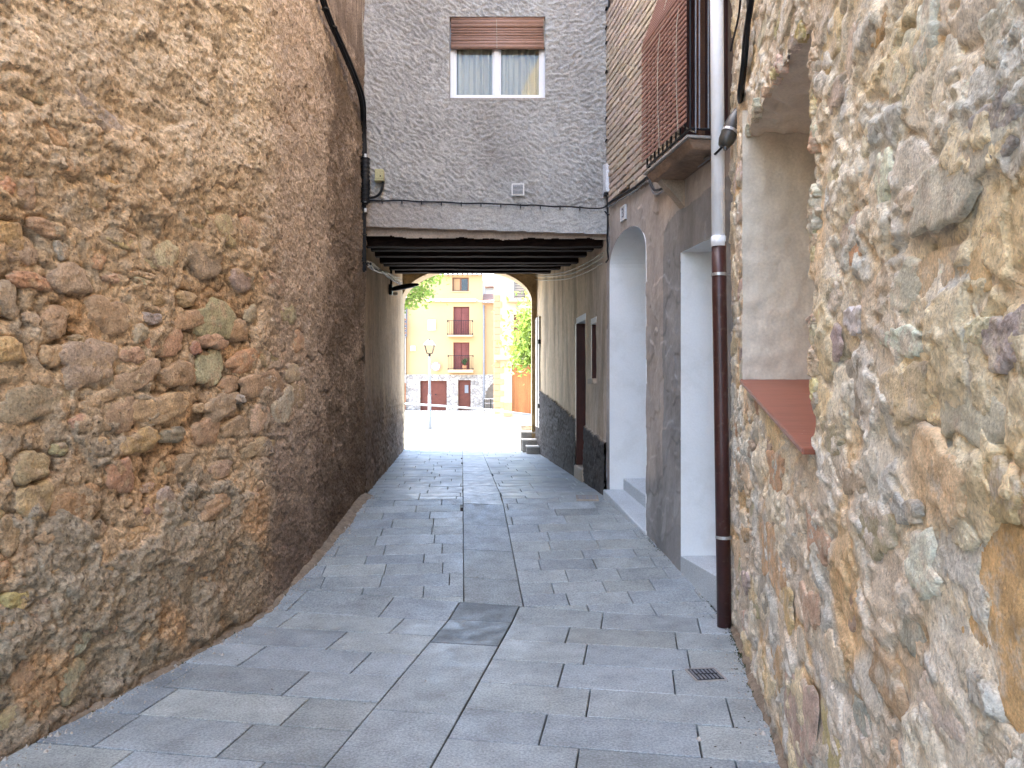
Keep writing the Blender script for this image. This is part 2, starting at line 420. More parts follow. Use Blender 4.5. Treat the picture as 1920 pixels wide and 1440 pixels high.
# =================================================================== LEFT STONE HOUSE
left = thing('stone_house', 'tall rubble stone house with crumbling tan plaster along the alley, under the thick black cable', 'building', (-2.6, 1, 0))
def HL(U, V):
    _, Y = LP.xy(U)
    base = .030*fbm(U*.8, V*.8, 3, 1) + .013*fbm(U*5, V*6, 3, 5) + .008*fbm(U*22, V*24, 3, 9)
    rid = .006*ridge(U*12, V*22, 2, 13)
    pits = -.014*sst(.42, .62, gn(U*9, V*11, 44)) * sst(-.2, .3, gn(U*1.5, V*1.5, 45))
    patch = patchL(U, V); cr = -.016*sst(.93, .985, 1-np.abs(gn(U*1.3+fbm(U*4,V*4,2,3)*.3, V*1.6, 71))*1.0) * sst(.1,.3,gn(U*.9,V*.9,72))
    far = sst(5.2, 6.2, Y)
    peel = .015*sst(.0, .025, fbm(U*1.4+9, V*2.4+.3*U, 4, 48)) + .010*sst(.10, .12, fbm(U*3.1+2, V*4.4, 4, 49)) + .022*fbm(U*2.4, V*3, 3, 50)
    clot = .0055*sst(.0, .5, gn(U*26+2*gn(U*6,V*6,3), V*30, 46)) + .005*sst(0,.4,gn(U*48, V*52, 47)) + peel*(1-.75*sst(5.3,6.0,Y))
    return base*(1-.4*far) + rid*(1-.3*far) + pits + .020*patch + cr - .012*stonezone(U, V) + clot*(1-.8*stonezone(U,V)) - .055*sst(5.6,7.5,Y)
def patchL(U, V):
    n = fbm(U*1.15+3, V*1.3+1, 4, 21)
    _, Y = LP.xy(U)
    up = sst(2.15, 2.9, V - .0*Y + .25*gn(U*1.2, V*1.2, 7))
    low = sst(1.25, .45, V - .25*gn(U*2, V*2, 8))
    a = sst(.0, .05, n - .10 + .9*up + .55*low)
    return np.maximum(a, sst(5.4, 5.7, Y)*.9)
def stonezone(U, V):
    _, Y = LP.xy(U)
    return sst(.5, 1.1, V) * sst(2.75, 2.2, V) * sst(5.75, 5.2, Y)
def CL(U, V, h):
    _, Y = LP.xy(U)
    n1 = fbm(U*1.1, V*1.1, 4, 101); n2 = fbm(U*5, V*7, 4, 102); n3 = fbm(U*30, V*40, 2, 103)
    c = np.ones(U.shape + (3,)) * A(.52, .36, .215)
    c = mixc(c, A(.555, .43, .30), sst(2.4, 3.4, V + .4*n1))
    c = mixc(c, A(.30, .255, .19), sst(.05, .4, n2 + .6*n1)*.6 * sst(3.2, 2.4, V))
    p = patchL(U, V) * sst(1.9, 1.2, V + .4*n1)
    c = mixc(c, A(.33, .275, .20), p*.8)
    lowr = sst(.9, .3, V + .3*n1) * sst(4.2, 5.0, Y)
    c = mixc(c, A(.36, .255, .16), lowr*.5)
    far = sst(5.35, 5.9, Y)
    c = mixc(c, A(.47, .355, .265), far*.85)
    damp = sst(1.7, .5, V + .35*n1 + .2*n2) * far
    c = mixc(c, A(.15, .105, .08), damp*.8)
    orange = sst(.15, .45, gn(U*2.3, V*2.1, 107)) * (1-far) * sst(2.6, 2.0, V)
    c = mixc(c, A(.52, .29, .13), orange*.6)
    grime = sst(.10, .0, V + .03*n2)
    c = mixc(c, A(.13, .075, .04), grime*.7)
    c *= (1 + .22*n2 + .34*n3 + .12*sst(.0, .025, fbm(U*1.4+9, V*2.4+.3*U, 4, 48)))[..., None]
    dark = sst(-.006, -.03, h - .03*fbm(U*.8, V*.8, 3, 1))  # crevice shade put into the plaster colour by relief depth
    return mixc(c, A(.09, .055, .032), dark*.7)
us = np.concatenate([np.arange(0, 6.6, .10), np.arange(6.6, 9.9, .0095), np.arange(9.9, LP.len-.001, .0125), [LP.len]])
vz = np.concatenate([np.arange(-.12, 5.15, .0105), np.arange(5.2, 9.6, .15), [9.6]])
MB().obox((-3.93-.09, -4, 0), (2.28, 12.52, 0), (-5, 0, 0), (0, 0, 9.55)).build('masonry_core', M['core'], left)
MB().box((-9, -4.3, 9.56), (-1.75, 8.4, 9.8)).build('roof', M['roof'], left)
# stones placed as seen (column, row, width, height, tint, angle)
G = dict(tan=(.40,.28,.18), brown=(.27,.18,.115), red=(.29,.165,.105), rust=(.34,.19,.08), orange=(.46,.26,.12), grey=(.24,.22,.20), dgrey=(.15,.125,.115),
         pale=(.48,.40,.31), pink=(.38,.285,.20), olive=(.27,.215,.14), terra=(.36,.16,.08), blue=(.22,.235,.24), ochre=(.44,.30,.13), cream=(.56,.50,.38), yel=(.56,.43,.22), gold=(.52,.28,.06), wht=(.60,.58,.52), grn=(.40,.41,.33))
GL = {k: tuple(1.2*(.5*a+.5*b) for a, b in zip(c, (.42,.295,.175))) for k, c in G.items()}
GR = {k: tuple(.66*a+.34*b for a, b in zip(c, (.54,.46,.33))) for k, c in G.items()}
GR = {k: tuple(q*1.28 for q in c) for k, c in GR.items()}
LS = [(48,470,60,55,'olive',0),(115,470,28,36,'grey',0),(62,527,78,30,'terra',0),(135,523,80,56,'tan',.1),(217,523,50,20,'pink',0),(268,516,42,14,'pale',0),(268,528,40,13,'pale',0),
(385,487,74,62,'dgrey',0),(300,480,74,56,'pale',.3),(455,525,40,40,'grey',0),(508,535,48,46,'pink',0),(207,593,78,72,'rust',0),(285,597,36,24,'blue',0),(108,602,46,62,'red',.1),
(20,657,62,46,'orange',0),(100,667,38,44,'brown',0),(147,636,26,18,'red',0),(167,678,114,82,'pink',.15),(262,625,26,34,'pink',0),(248,667,46,34,'tan',0),(313,640,68,56,'tan',0),(410,600,84,74,'pink',0),(452,620,34,50,'rust',0),
(405,640,50,30,'red',0),(340,702,64,52,'red',.2),(400,690,50,66,'pale',0),(260,706,86,44,'tan',.35),(465,676,62,40,'orange',.2),(437,722,38,32,'brown',.3),(497,722,78,50,'olive',.1),(548,700,26,42,'pale',0),
(512,672,42,44,'red',0),(300,766,116,56,'tan',.15),(225,780,60,66,'olive',0),(70,756,144,62,'dgrey',.1),(183,748,66,30,'tan',.25),(420,762,68,44,'brown',.25),(530,762,42,60,'pale',.4),(488,783,38,46,'pale',.2),
(452,747,26,18,'wht',0),(443,802,50,34,'brown',.2),(392,808,44,56,'red',.2),(260,828,76,48,'rust',.15),(183,838,46,36,'orange',0),(325,816,46,30,'dgrey',0),(485,838,60,36,'pink',.1),(222,892,54,64,'rust',0),
(60,876,72,56,'brown',0),(65,938,78,64,'ochre',.15),(140,945,94,66,'terra',.1),(305,940,38,56,'grey',.3),(91,251,66,34,'orange',-.35),(30,240,60,54,'tan',0),(115,315,58,34,'brown',.2),(55,308,50,46,'pale',0),
(177,302,52,50,'tan',-.1),(213,305,28,34,'brown',0),(258,288,52,44,'orange',.2),(200,345,30,28,'orange',0),(90,428,68,34,'olive',.05),(25,440,54,50,'ochre',0),(10,350,30,36,'orange',0),(46,362,36,54,'tan',0),
(165,208,140,46,'grey',-.22),(30,160,90,44,'grey',-.2),(421,430,40,56,'pink',0),(478,440,52,52,'tan',0),(30,1125,56,40,'ochre',0),(85,1140,62,52,'olive',0),(10,1172,34,40,'orange',0),(142,1207,58,34,'blue',.5),
(128,1275,46,84,'grey',-.2),(60,1246,80,74,'brown',.1),(42,1330,90,52,'tan',0),(180,1085,90,40,'rust',.3),(120,1050,60,50,'brown',0),(245,1010,60,40,'rust',.2),(230,450,66,34,'ochre',.1),(20,560,40,70,'grey',0),
(540,590,30,40,'pink',0),(560,640,22,40,'tan',0),(558,740,24,50,'olive',0),(350,560,40,30,'tan',0),(355,600,60,40,'ochre',.2),(95,1000,60,40,'olive',.2),(20,1000,50,70,'brown',0),(400,950,60,40,'brown',.2),(340,870,60,34,'olive',.15),(415,880,46,34,'pink',0)]
stA = [stone_mesh(s, boxy=b) for s, b in zip(range(20), [2.2,2.6,3,3.6]*5)]
placed = []; RL = []; RR = []
def jac(path, u):
    X, Y = path.xy(u); X2, Y2 = path.xy(u + .02)
    return abs((X2/Y2 - X/Y) * F / .02), F / float(Y)
for (x, y, w, h, k, an) in LS:
    u, v_ = LP.uv(x, y); ju, jv = jac(LP, u)
    a = w/2/ju; b = h/2/jv; placed.append((u, v_, max(a, b))); RL.append((u, v_, a*1.06, b*1.06, -an))
    c = [t*rnd.uniform(.9, 1.1) for t in GL[k]]
    put_stone(stA, LP, 1, u, v_, a*1.06, b*1.06, rnd.uniform(.014, .028), an, c, M['left_stone'], left, off=-.008 + .5*float(HL(np.array(u), np.array(v_))))
tries = 0; n_l = 0
while tries < 5000 and n_l < 60:
    tries += 1
    u = rnd.uniform(7.3, 9.75); v_ = rnd.uniform(.35, 2.9)
    if v_ > 2.3 and rnd.random() < .6: continue
    if v_ < .9 and rnd.random() < .72: continue
    s = rnd.choice([.045, .06, .08, .10])
    if any(math.hypot(u-p[0], v_-p[1]) < (p[2] + s)*.92 for p in placed): continue
    placed.append((u, v_, s)); n_l += 1; RL.append((u, v_, s*1.15, s*.85, 0))
    c = [t*rnd.uniform(.85, 1.1) for t in GL[rnd.choice(['tan','tan','tan','brown','pale','ochre','red','olive'])]]
    put_stone(stA, LP, 1, u, v_, s*rnd.uniform(1, 1.4), s*rnd.uniform(.7, 1), rnd.uniform(.009, .016), rnd.uniform(-.3, .3), c, M['left_stone'], left, off=-.008 + .5*float(HL(np.array(u), np.array(v_))))

def with_rings(H, lst, depth):
    def f(U, V):
        h = H(U, V)
        for (u, v_, a, b, an) in lst:
            if a < .02: continue
            i = np.where(np.abs(U[:, 0]-u) < a*1.7+b*.4)[0]; j = np.where(np.abs(V[0]-v_) < b*1.7+a*.4)[0]
            if len(i) < 2 or len(j) < 2: continue
            sl_ = (slice(i[0], i[-1]+1), slice(j[0], j[-1]+1)); du = U[sl_]-u; dv = V[sl_]-v_
            ca, sa = math.cos(an), math.sin(an); x = (du*ca + dv*sa)/a; y = (-du*sa + dv*ca)/b
            d = (np.abs(x)**2.8 + np.abs(y)**2.8)**(1/2.8)
            h[sl_] = h[sl_] - depth*np.exp(-((d-1.0)/.17)**2)*(.55+.6*gn(U[sl_]*6, V[sl_]*6, 333))
        return h
    return f
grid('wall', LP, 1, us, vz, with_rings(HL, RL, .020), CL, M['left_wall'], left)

# =================================================================== RIGHT STONE COTTAGE
right = thing('stone_cottage', 'pale ochre and grey rubble stone cottage with a deep window niche', 'building', (2.5, 1, 0))
nu0 = RP.px(1530); nu1 = RP.px(1402)       # near and far ends of the niche
def nich(U):                                # bottom and top of niche at u
    t = (U - nu0) / (nu1 - nu0)
    return 1.40 + .27*t, 2.90 + .22*np.sqrt(np.clip(t*1.15, 0, 1))
def patchR(U, V):
    wu = U + .07*gn(U*5, V*6, 240) + .025*gn(U*14, V*16, 241); wv = V + .05*gn(U*5+9, V*6, 242) + .02*gn(U*14, V*16, 243)
    d1, d2, ci = worley(wu*3.0, wv*4.6, 244)
    return sst(.05, .13, d2-d1 - .02*gn(U*9, V*9, 245)) * (ci > .38), ci
def HR(U, V):
    base = .024*fbm(U*1.1, V*1.1, 3, 201) + .013*fbm(U*3.4, V*5, 3, 205) + .0018*fbm(U*18, V*24, 3, 209)
    rg = sst(-.05, .35, gn(U*1.8+3, V*2.2, 230)); lump = .007*ridge(U*3 + .5*gn(U*3, V*3, 2), V*5, 2, 211) + (.0003+.0026*rg)*ridge(U*15 + V*4, V*24, 3, 212) + (.0012+.002*rg)*fbm(U*30, V*36, 2, 213)
    wx = .25*gn(U*3, V*4, 219); wy = .2*gn(U*4, V*4, 220)
    step = .009*sst(.0, .03, fbm((U+wx*.3)*2.6, V*3.0, 4, 215)) + .007*rg*sst(.04, .07, fbm((U+wx*.2)*5.5, (V+wy*.1)*7.5, 3, 221)) + .007*sst(.22, .25, fbm(U*4.2+7, V*6, 4, 222))
    pits = -.016*sst(.5, .68, gn(U*8, V*12, 216))
    pm, pc = patchR(U, V)
    return base*.75 + lump*.85 + .009*pm + step + pits - .012
def CR(U, V, h):
    n1 = fbm(U*1.6, V*1.6, 4, 301); n2 = fbm(U*7, V*9, 4, 302); n3 = fbm(U*40, V*46, 2, 303)
    wx = .25*gn(U*3, V*4, 219); wy = .2*gn(U*4, V*4, 220)
    c = np.ones(U.shape + (3,)) * A(.68, .585, .44)
    c = mixc(c, A(.76, .70, .56), sst(0, .03, fbm((U+wx*.3)*2.6, V*3.0, 4, 215))*.6)
    c = mixc(c, A(.66, .55, .36), sst(.04, .07, fbm((U+wx*.2)*5.5, (V+wy*.1)*7.5, 3, 221))*.6)
    c = mixc(c, A(.50, .50, .46), sst(.22, .25, fbm(U*4.2+7, V*6, 4, 222))*.6)
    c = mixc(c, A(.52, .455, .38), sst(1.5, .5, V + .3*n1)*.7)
    c = mixc(c, A(.52, .52, .47), sst(.15, .5, gn(U*2.0, V*2.2, 305))*.55)
    c = mixc(c, A(.66, .42, .18), sst(.15, .45, gn(U*2.7+5, V*2.6, 306))*.5*(1+.4*sst(1.6,.8,V)))
    pm, pc = patchR(U, V)
    for k_, (lo_, hi_, cc_) in enumerate([(.38, .52, A(.74, .66, .50)), (.52, .64, A(.56, .56, .50)), (.64, .76, A(.72, .58, .33)), (.76, .88, A(.66, .60, .50)), (.88, 1.01, A(.60, .49, .36))]):
        c = mixc(c, cc_, pm*((pc >= lo_) & (pc < hi_))*.62)
    c *= (1.16 + .22*n2 + .22*n3)[..., None]
    c = mixc(c, A(.16, .115, .07), sst(-.012, -.035, h - .02*fbm(U*1.1, V*1.1, 3, 201))*.55)  # shade of the deeper recesses painted into the mortar colour
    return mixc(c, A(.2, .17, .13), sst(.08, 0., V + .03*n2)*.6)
def holeR(U, V):
    b, t = nich(U); w = .02*fbm(U*9, V*9, 3, 401)
    return (U > nu0 + w*.9) & (U < nu1 + w*.5) & (V > b + w*.0) & (V < t + w*1.2)
Yr = np.array([0.9]); L_ = [0.9]
while L_[-1] < 5.35: L_.append(L_[-1] + .0035 + .0012*L_[-1])
L_[-1] = 5.35
c_ = RP.len / (5.35 + 4)
us = np.concatenate([np.arange(-4, .9, .1), L_]); us = (us + 4) * c_; us[-1] = RP.len
vz = np.concatenate([np.arange(-.1, 4.65, .0085), np.arange(4.7, 9.2, .15), [9.2]])
usR, vzR = us, vz
def at(path, u, v_, off, side):
    X, Y = path.xy(u); nx, ny = path.nrm(u, side); return Vector((float(X) + float(nx)*off, float(Y) + float(ny)*off, v_))
# niche lining: far jamb, near jamb, top, back
b1, t1 = nich(np.array(nu1)); b0, t0 = nich(np.array(nu0)); b1, t1, b0, t0 = map(float, (b1, t1, b0, t0))
dep = .62
def sheet(name, fn, nu_, nv_, m, parent, rough=.006, seed=0, smooth=True):
    vs_ = []; fs = []
    for i in range(nu_+1):
        for j in range(nv_+1):
            a, b = i/nu_, j/nv_; p, n = fn(a, b)
            vs_.append(p + n * float(rough*fbm(np.array(a*nu_*.25), np.array(b*nv_*.25), 3, seed)))
    for i in range(nu_):
        for j in range(nv_):
            k = i*(nv_+1)+j; fs.append((k, k+nv_+1, k+nv_+2, k+1))
    return mesh_obj(name, vs_, fs, m, parent, smooth)
N_ = MB()
tdir = (at(RP, nu1, 0, 0, -1) - at(RP, nu0, 0, 0, -1)).normalized()
def jamb_far(a, b):
    u = nu1 + .012; return Vector((at(RP, nu1, 0, .034, -1).x + a*dep, at(RP, nu1, 0, 0, -1).y - .008, b1 + (t1 + .14 - b1)*b)), Vector((0, -1, 0))
sheet('niche_plaster', jamb_far, 30, 60, M['niche_plaster'], right, .014, 3)
def jamb_near(a, b):
    return at(RP, nu0, b0 + (t0+.1-b0)*b, 0, -1) + Vector((-.0 + a*dep, -.012, 0)), Vector((0, 1, 0))
sheet('niche_plaster', jamb_near, 20, 40, M['niche_plaster'], right, .01, 4)
def top_n(a, b):
    u = nu0 + (nu1-nu0)*b; t = float(nich(np.array(u))[1]); p = at(RP, u, t + .004, .0, -1); return p + Vector((a*dep, 0, .0)), Vector((0, 0, 1))
sheet('niche_plaster', top_n, 24, 60, M['niche_plaster'], right, .03, 5)
pA = at(RP, nu0, 0, -dep + .05, -1); pB = at(RP, nu1, 0, -dep + .05, -1)
MB().add([(pA.x, pA.y - .1, 1.2), (pB.x, pB.y + .1, 1.2), (pB.x, pB.y + .1, 3.4), (pA.x, pA.y - .1, 3.4)], [(0, 1, 2, 3)]).build('niche_back', M['niche_plaster'], right)
# terracotta sill: overlaps wall face slightly
q0 = at(RP, nu0 - .03, b0 + .000, .054, -1); q1 = at(RP, nu1 + .01, b1 + .008, .044, -1)
sill = MB(); inn = Vector((dep, .0, .0)); th_ = Vector((0, 0, .026))
sill.add([q0-th_, q1-th_, q1+inn-th_, q0+inn-th_, q0, q1, q1+inn, q0+inn], [(0,1,2,3),(4,7,6,5),(0,4,5,1),(1,5,6,2),(2,6,7,3),(3,7,4,0)])
sill.build('sill', M['terracotta'], right, bevel=.006)
MB().obox((.03+.72, -4, 0), (1.56, 9.33, 0), (4, 0, 0), (0, 0, 9.15)).build('masonry_core', M['core'], right)
MB().box((.8, -4.2, 9.16), (6.2, 5.3, 9.4)).build('roof', M['roof'], right)
MB().box((1.56, 5.33, -.1), (5.0, 5.37, 9.0)).build('side_wall', M['core'], right)
RS = [(1850,1160,170,320,'gold',0),(1800,330,190,150,'grn',.1),(1880,235,90,120,'blue',.1),(1760,515,130,110,'yel',0),(1690,545,60,100,'grn',0),(1835,495,90,110,'yel',.1),(1690,735,84,122,'yel',.1),(1605,715,50,126,'grey',0),
(1690,640,80,58,'wht',-.2),(1810,760,120,170,'grn',-.1),(1605,475,24,42,'orange',0),(1765,885,90,150,'yel',-.3),(1880,920,60,130,'orange',-.2),(1692,955,50,62,'blue',0),(1458,880,30,72,'orange',.1),
(1475,955,44,90,'orange',0),(1448,1045,42,120,'orange',0),(1530,1000,38,100,'tan',0),(1475,1140,28,72,'ochre',0),(1512,1140,36,80,'tan',0),(1458,1255,20,110,'orange',0),(1500,1340,54,170,'pink',0),(1550,1385,30,120,'ochre',0),
(1662,1270,54,110,'rust',0),(1592,1140,30,84,'brown',0),(1406,840,16,32,'dgrey',0),(1390,905,16,30,'grey',0),(1642,62,34,44,'orange',0),(1735,65,44,130,'wht',0),(1692,150,52,150,'cream',0),(1772,140,46,120,'wht',0),(1630,250,34,70,'wht',.1),
(1600,90,34,90,'cream',0),(1880,60,60,110,'grn',0),(1565,330,26,70,'cream',0),(1590,440,28,60,'cream',0),(1655,330,30,110,'wht',0),(1705,370,60,60,'cream',0),(1560,560,24,60,'cream',0),(1600,600,30,60,'wht',0),(1880,640,70,120,'blue',0),
(1560,820,36,60,'olive',0),(1590,900,50,60,'pink',0),(1640,1000,60,90,'olive',0),(1730,1060,60,120,'wht',0),(1700,1180,50,100,'grey',0),(1760,1330,80,100,'cream',0),(1870,1400,90,80,'cream',0),(1630,1380,60,100,'blue',0),(1430,1110,20,60,'grey',0),
(1560,1230,30,90,'cream',0),(1600,1300,30,80,'olive',0),(1420,760,16,40,'orange',0),(1440,840,14,30,'tan',0),(1395,1000,12,30,'ochre',0),(1400,1090,14,40,'grey',0),(1430,40,34,60,'cream',0),(1480,30,40,60,'pale',0),(1400,120,22,70,'wht',0),
(1385,330,16,40,'wht',0),(1387,400,18,40,'pale',0),(1385,470,16,36,'wht',0),(1388,540,18,40,'pale',0),(1388,610,16,40,'wht',0),(1384,700,14,40,'wht',0),(1830,620,60,50,'cream',0),(1560,180,30,70,'pale',0),(1800,1000,44,60,'cream',0)]
stB = [stone_mesh(s, rings=13, segs=40, boxy=b, amp=.24, sharp=11, jag=.05) for s, b in zip(range(40, 60), [2.0,2.4,3,4.0]*5)]
placed = []
for (x, y, w, h, k, an) in RS:
    u, v_ = RP.uv(x, y); ju, jv = jac(RP, u)
    a = w/2/ju; b = h/2/jv; placed.append((u, v_, a, b)); RR.append((u, v_, a, b, an))
    c = [t*rnd.uniform(.92, 1.08) for t in GR[k]]
    put_stone(stB, RP, -1, u, v_, a*1.0, b*1.0, rnd.uniform(.007, .012), an, c, M['right_stone'], right, off=-.006 + float(HR(np.array(u), np.array(v_)))*.8)
n_r = 0; tries = 0
while tries < 6000 and n_r < 50:
    tries += 1
    u = (rnd.uniform(1.1, 5.2) + 4) * c_; v_ = rnd.uniform(.05, 4.2)
    a = rnd.uniform(.05, .15); b = a*rnd.uniform(.4, .8)
    bb, tt = map(float, nich(np.array(u)))
    if nu0 - a - .03 < u < nu1 + a + .03 and bb - b - .05 < v_ < tt + b + .03: continue
    if any(abs(u-p[0]) < (p[2]+a)*.9 and abs(v_-p[1]) < (p[3]+b)*.9 for p in placed): continue
    placed.append((u, v_, a, b)); n_r += 1; RR.append((u, v_, a, b, 0))
    ks = ['cream','pale','wht','yel','tan','grey'] if v_ > 1.4 else ['orange','tan','pink','olive','grey','ochre','pale','rust']
    c = [t*rnd.uniform(.88, 1.1) for t in GR[rnd.choice(ks)]]
    put_stone(stB, RP, -1, u, v_, a, b, rnd.uniform(.005, .010), rnd.uniform(-.25, .25), c, M['right_stone'], right, off=-.006 + float(HR(np.array(u), np.array(v_)))*.8)
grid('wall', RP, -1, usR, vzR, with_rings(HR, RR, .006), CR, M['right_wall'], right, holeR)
# rugged arris stones round the niche edge
for i in range(34):
    t = rnd.random(); e = rnd.choice([0, 0, 0, 2, 2])
    if e == 0: u, v_ = nu0 - .02, b0 + (t0 - b0)*(.1 + .9*t)
    elif e == 1: u, v_ = nu1 + .03, b1 + (t1 - b1)*t
    else: u = nu0 + (nu1-nu0)*t; v_ = float(nich(np.array(u))[1]) + .02
    c = [q*rnd.uniform(.9, 1.1) for q in GR[rnd.choice(['pale','cream','yel','pale'])]]
    put_stone(stB, RP, -1, u, v_, rnd.uniform(.03, .06), rnd.uniform(.025, .05), rnd.uniform(.014, .026), rnd.uniform(-.5, .5), c, M['right_stone'], right, off=0)

# =================================================================== BRICK AND PLASTER HOUSE (right, middle)
bh = thing('plastered_house', 'house with thin buff bricks above grey plaster, two white doorways and a hung red shutter', 'building', (1.8, 7, 0))
def BY(Y): return (Y - 5.33) / (8.5 - 5.33) * BP.len
d1a, d1b = BY(7.17), BY(8.37); d2a, d2b = BY(5.50), BY(6.29); w_a, w_b = BY(5.47), BY(6.34)
ZB = 3.56
def zbk(U): return 3.37 + (3.66 - 3.37) * U / BP.len          # plaster / brick border
def HB(U, V):
    h = .006*fbm(U*2, V*2, 3, 501) + .003*fbm(U*12, V*12, 3, 502)
    h = h + .006*sst(0, .06, fbm(U*3, V*3, 3, 503))
    return np.where(V > zbk(U) + .02*gn(U*9, V, 5), -.016, h)
def CB(U, V, h):
    n1 = fbm(U*2, V*1.2, 4, 511); n2 = fbm(U*10, V*5, 4, 512)
    c = np.ones(U.shape + (3,)) * A(.40, .36, .325)
    cem = (U < BY(6.72) - .12*np.clip(V-2.6, 0, 2)**2 + .03*n1) & (V < 3.12 + .04*n1 - .9*np.clip(U - BY(6.3), 0, 1)**2)
    cem2 = sst(.9, .7, V + .1*n1)
    c = mixc(c, A(.265, .26, .255), np.maximum(cem*1., cem2)*1.)
    c = mixc(c, A(.42, .36, .30), sst(.2, .45, gn(U*1.2, V*4, 513))*.5 * (1-cem))
    c = mixc(c, A(.13, .13, .13), sst(.15, .5, gn(U*5, V*1.6, 514))*.45*sst(2.0, .3, V))
    c = mixc(c, A(.5, .5, .5), sst(.3, .5, gn(U*6+V*3, V*2.2-U*2, 518))*.4*sst(1.1, .4, V))
    c *= (1 + .18*n1 + .14*n2)[..., None]
    br = V > zbk(U) - .02
    return mixc(c, A(.15, .115, .09), br*1.)
def holeB(U, V):
    uc = (d1a + d1b)/2; r = (d1b - d1a)/2; sp = 2.95
    arch = (np.abs(U - uc) < r) & (V < sp + .30*np.sqrt(np.clip(1 - ((U-uc)/r)**2, 0, 1)))
    sq = (U > d2a) & (U < d2b) & (V < 2.745)
    win = (U > w_a) & (U < w_b) & (V > 3.44) & (V < 5.55)
    return arch | sq | win
us = np.linspace(0, BP.len, 330); vz = np.concatenate([np.arange(-.1, 5.95, .0115), np.arange(6.1, 8.9, .2), [8.9]])
grid('wall', BP, -1, us, vz, HB, CB, M['plaster_attr'], bh, holeB)
tB = Vector((1.05-1.535, 8.5-5.33, 0)).normalized(); nB = Vector((-tB.y, tB.x, 0))      # nB points into the alley
def bp(u, z, off): return at(BP, u, z, off, -1)
# doorway reveals
def reveal(ua, ub, zt, arch, d, far_m, nm):
    m_ = MB()
    n = 24
    prof = []
    if arch:
        uc = (ua+ub)/2; r = (ub-ua)/2
        prof = [(ub, -.1), (ub, 2.95)] + [(uc + r*math.cos(math.pi*k/n), 2.95 + .30*math.sin(math.pi*k/n)) for k in range(1, n)] + [(ua, 2.95), (ua, -.1)]
    else: prof = [(ub, -.1), (ub, zt), (ua, zt), (ua, -.1)]
    vs_ = []; fs = []
    for (u, z) in prof: 
        a = bp(u, z, .008); vs_ += [a, Vector((a.x + d, a.y - d*.02, a.z))]
    for i in range(len(prof)-1): fs.append((2*i, 2*i+1, 2*i+3, 2*i+2))
    m_.add(vs_, fs); return m_.build(nm, far_m, bh)
reveal(d1a, d1b, 0, True, .62, M['white_plaster'], 'door_reveal')
reveal(d2a, d2b, 2.745, False, .55, M['white_plaster'], 'door_reveal')
for (ua, ub, zt, zb, d) in ((d1a, d1b, 3.26, .55, .60), (d2a, d2b, 2.75, .29, .53)):
    a = bp(ua, 0, 0); b = bp(ub, 0, 0)
    dr = MB().add([(a.x+d, a.y-.05, 0), (b.x+d, b.y+.05, 0), (b.x+d, b.y+.05, zt), (a.x+d, a.y-.05, zt)], [(0,1,2,3)]).build('door', M['door_brown'], bh)
    for k in range(5):
        t0_, t1_ = .06+k*.18, .06+k*.18+.15
        p0 = a.lerp(b, t0_); p1 = a.lerp(b, t1_)
        MB().obox((p0.x+d-.02, p0.y, zb+.1), (p1.x-p0.x, p1.y-p0.y, 0), (.015, 0, 0), (0, 0, zt-zb-.3)).build('door_panel', M['door_brown'], dr, bevel=.004)
# thresholds and step
a = bp(d2a, .0, .012); b = bp(d2b, 0, .012)
MB().add([(a.x, a.y, -.05), (b.x, b.y, -.05), (b.x+.5, b.y, -.05), (a.x+.5, a.y, -.05), (a.x, a.y, .262), (b.x, b.y, .262), (b.x+.5, b.y, .265), (a.x+.5, a.y, .265)],
         [(0,1,2,3),(4,7,6,5),(0,4,5,1),(1,5,6,2),(2,6,7,3),(3,7,4,0)]).build('threshold', M['granite'], bh, bevel=.006)
# tapered entry step in front of arched doorway
stp = thing('entry_step', 'low tapering granite entry step at the arched white doorway', 'step', tuple(bp((d1a+d1b)/2, .4, 0)))
zt_n, zt_f = .30, .545
a = bp(d1a+.01, 0, .02); b = bp(d1b-.005, 0, .085)
MB().add([(a.x, a.y, 0), (b.x, b.y, 0), (b.x+.30, b.y, 0), (a.x+.30, a.y, 0), (a.x, a.y, zt_n), (b.x, b.y, zt_f), (b.x+.30, b.y, zt_f), (a.x+.30, a.y, zt_n)],
         [(0,1,2,3),(4,7,6,5),(0,4,5,1),(1,5,6,2),(2,6,7,3),(3,7,4,0)]).build('lower_tread', M['granite'], stp, bevel=.012)
MB().add([(a.x+.27, a.y, 0), (b.x+.22, b.y, 0), (b.x+.7, b.y, 0), (a.x+.7, a.y, 0), (a.x+.27, a.y, zt_n+.14), (b.x+.22, b.y, zt_f+.12), (b.x+.7, b.y, zt_f+.12), (a.x+.7, a.y, zt_n+.14)],
         [(0,1,2,3),(4,7,6,5),(0,4,5,1),(1,5,6,2),(2,6,7,3),(3,7,4,0)]).build('upper_tread', M['granite'], stp, bevel=.01)
# bricks
bm_ = []
for s in range(6):
    r_ = random.Random(s); e = lambda k=.004: r_.uniform(-k, k)
    x, y, z = .5, .5, .5
    vs_ = [(-x, -y, -.5), (x, -y, -.5), (x, y, -.5), (-x, y, -.5)]
    vs_ += [(-x*.985+e(.01), -y*.93+e(.04), .35), (x*.985+e(.01), -y*.93+e(.04), .35), (x*.985+e(.01), y*.93+e(.04), .35), (-x*.985+e(.01), y*.93+e(.04), .35)]
    vs_ += [(-x*.96, -y*.8, .5+e(.1)), (x*.96, -y*.8, .5+e(.1)), (x*.96, y*.8, .5+e(.1)), (-x*.96, y*.8, .5+e(.1))]
    fs = [(8,9,10,11)]
    for k in range(4):
        for l_ in (0, 4): fs.append((l_+k, l_+(k+1) % 4, l_+4+(k+1) % 4, l_+4+k))
    me = bpy.data.meshes.new('brick'); me.from_pydata(vs_, [], fs); me.materials.append(M['brick']); bm_.append(me)
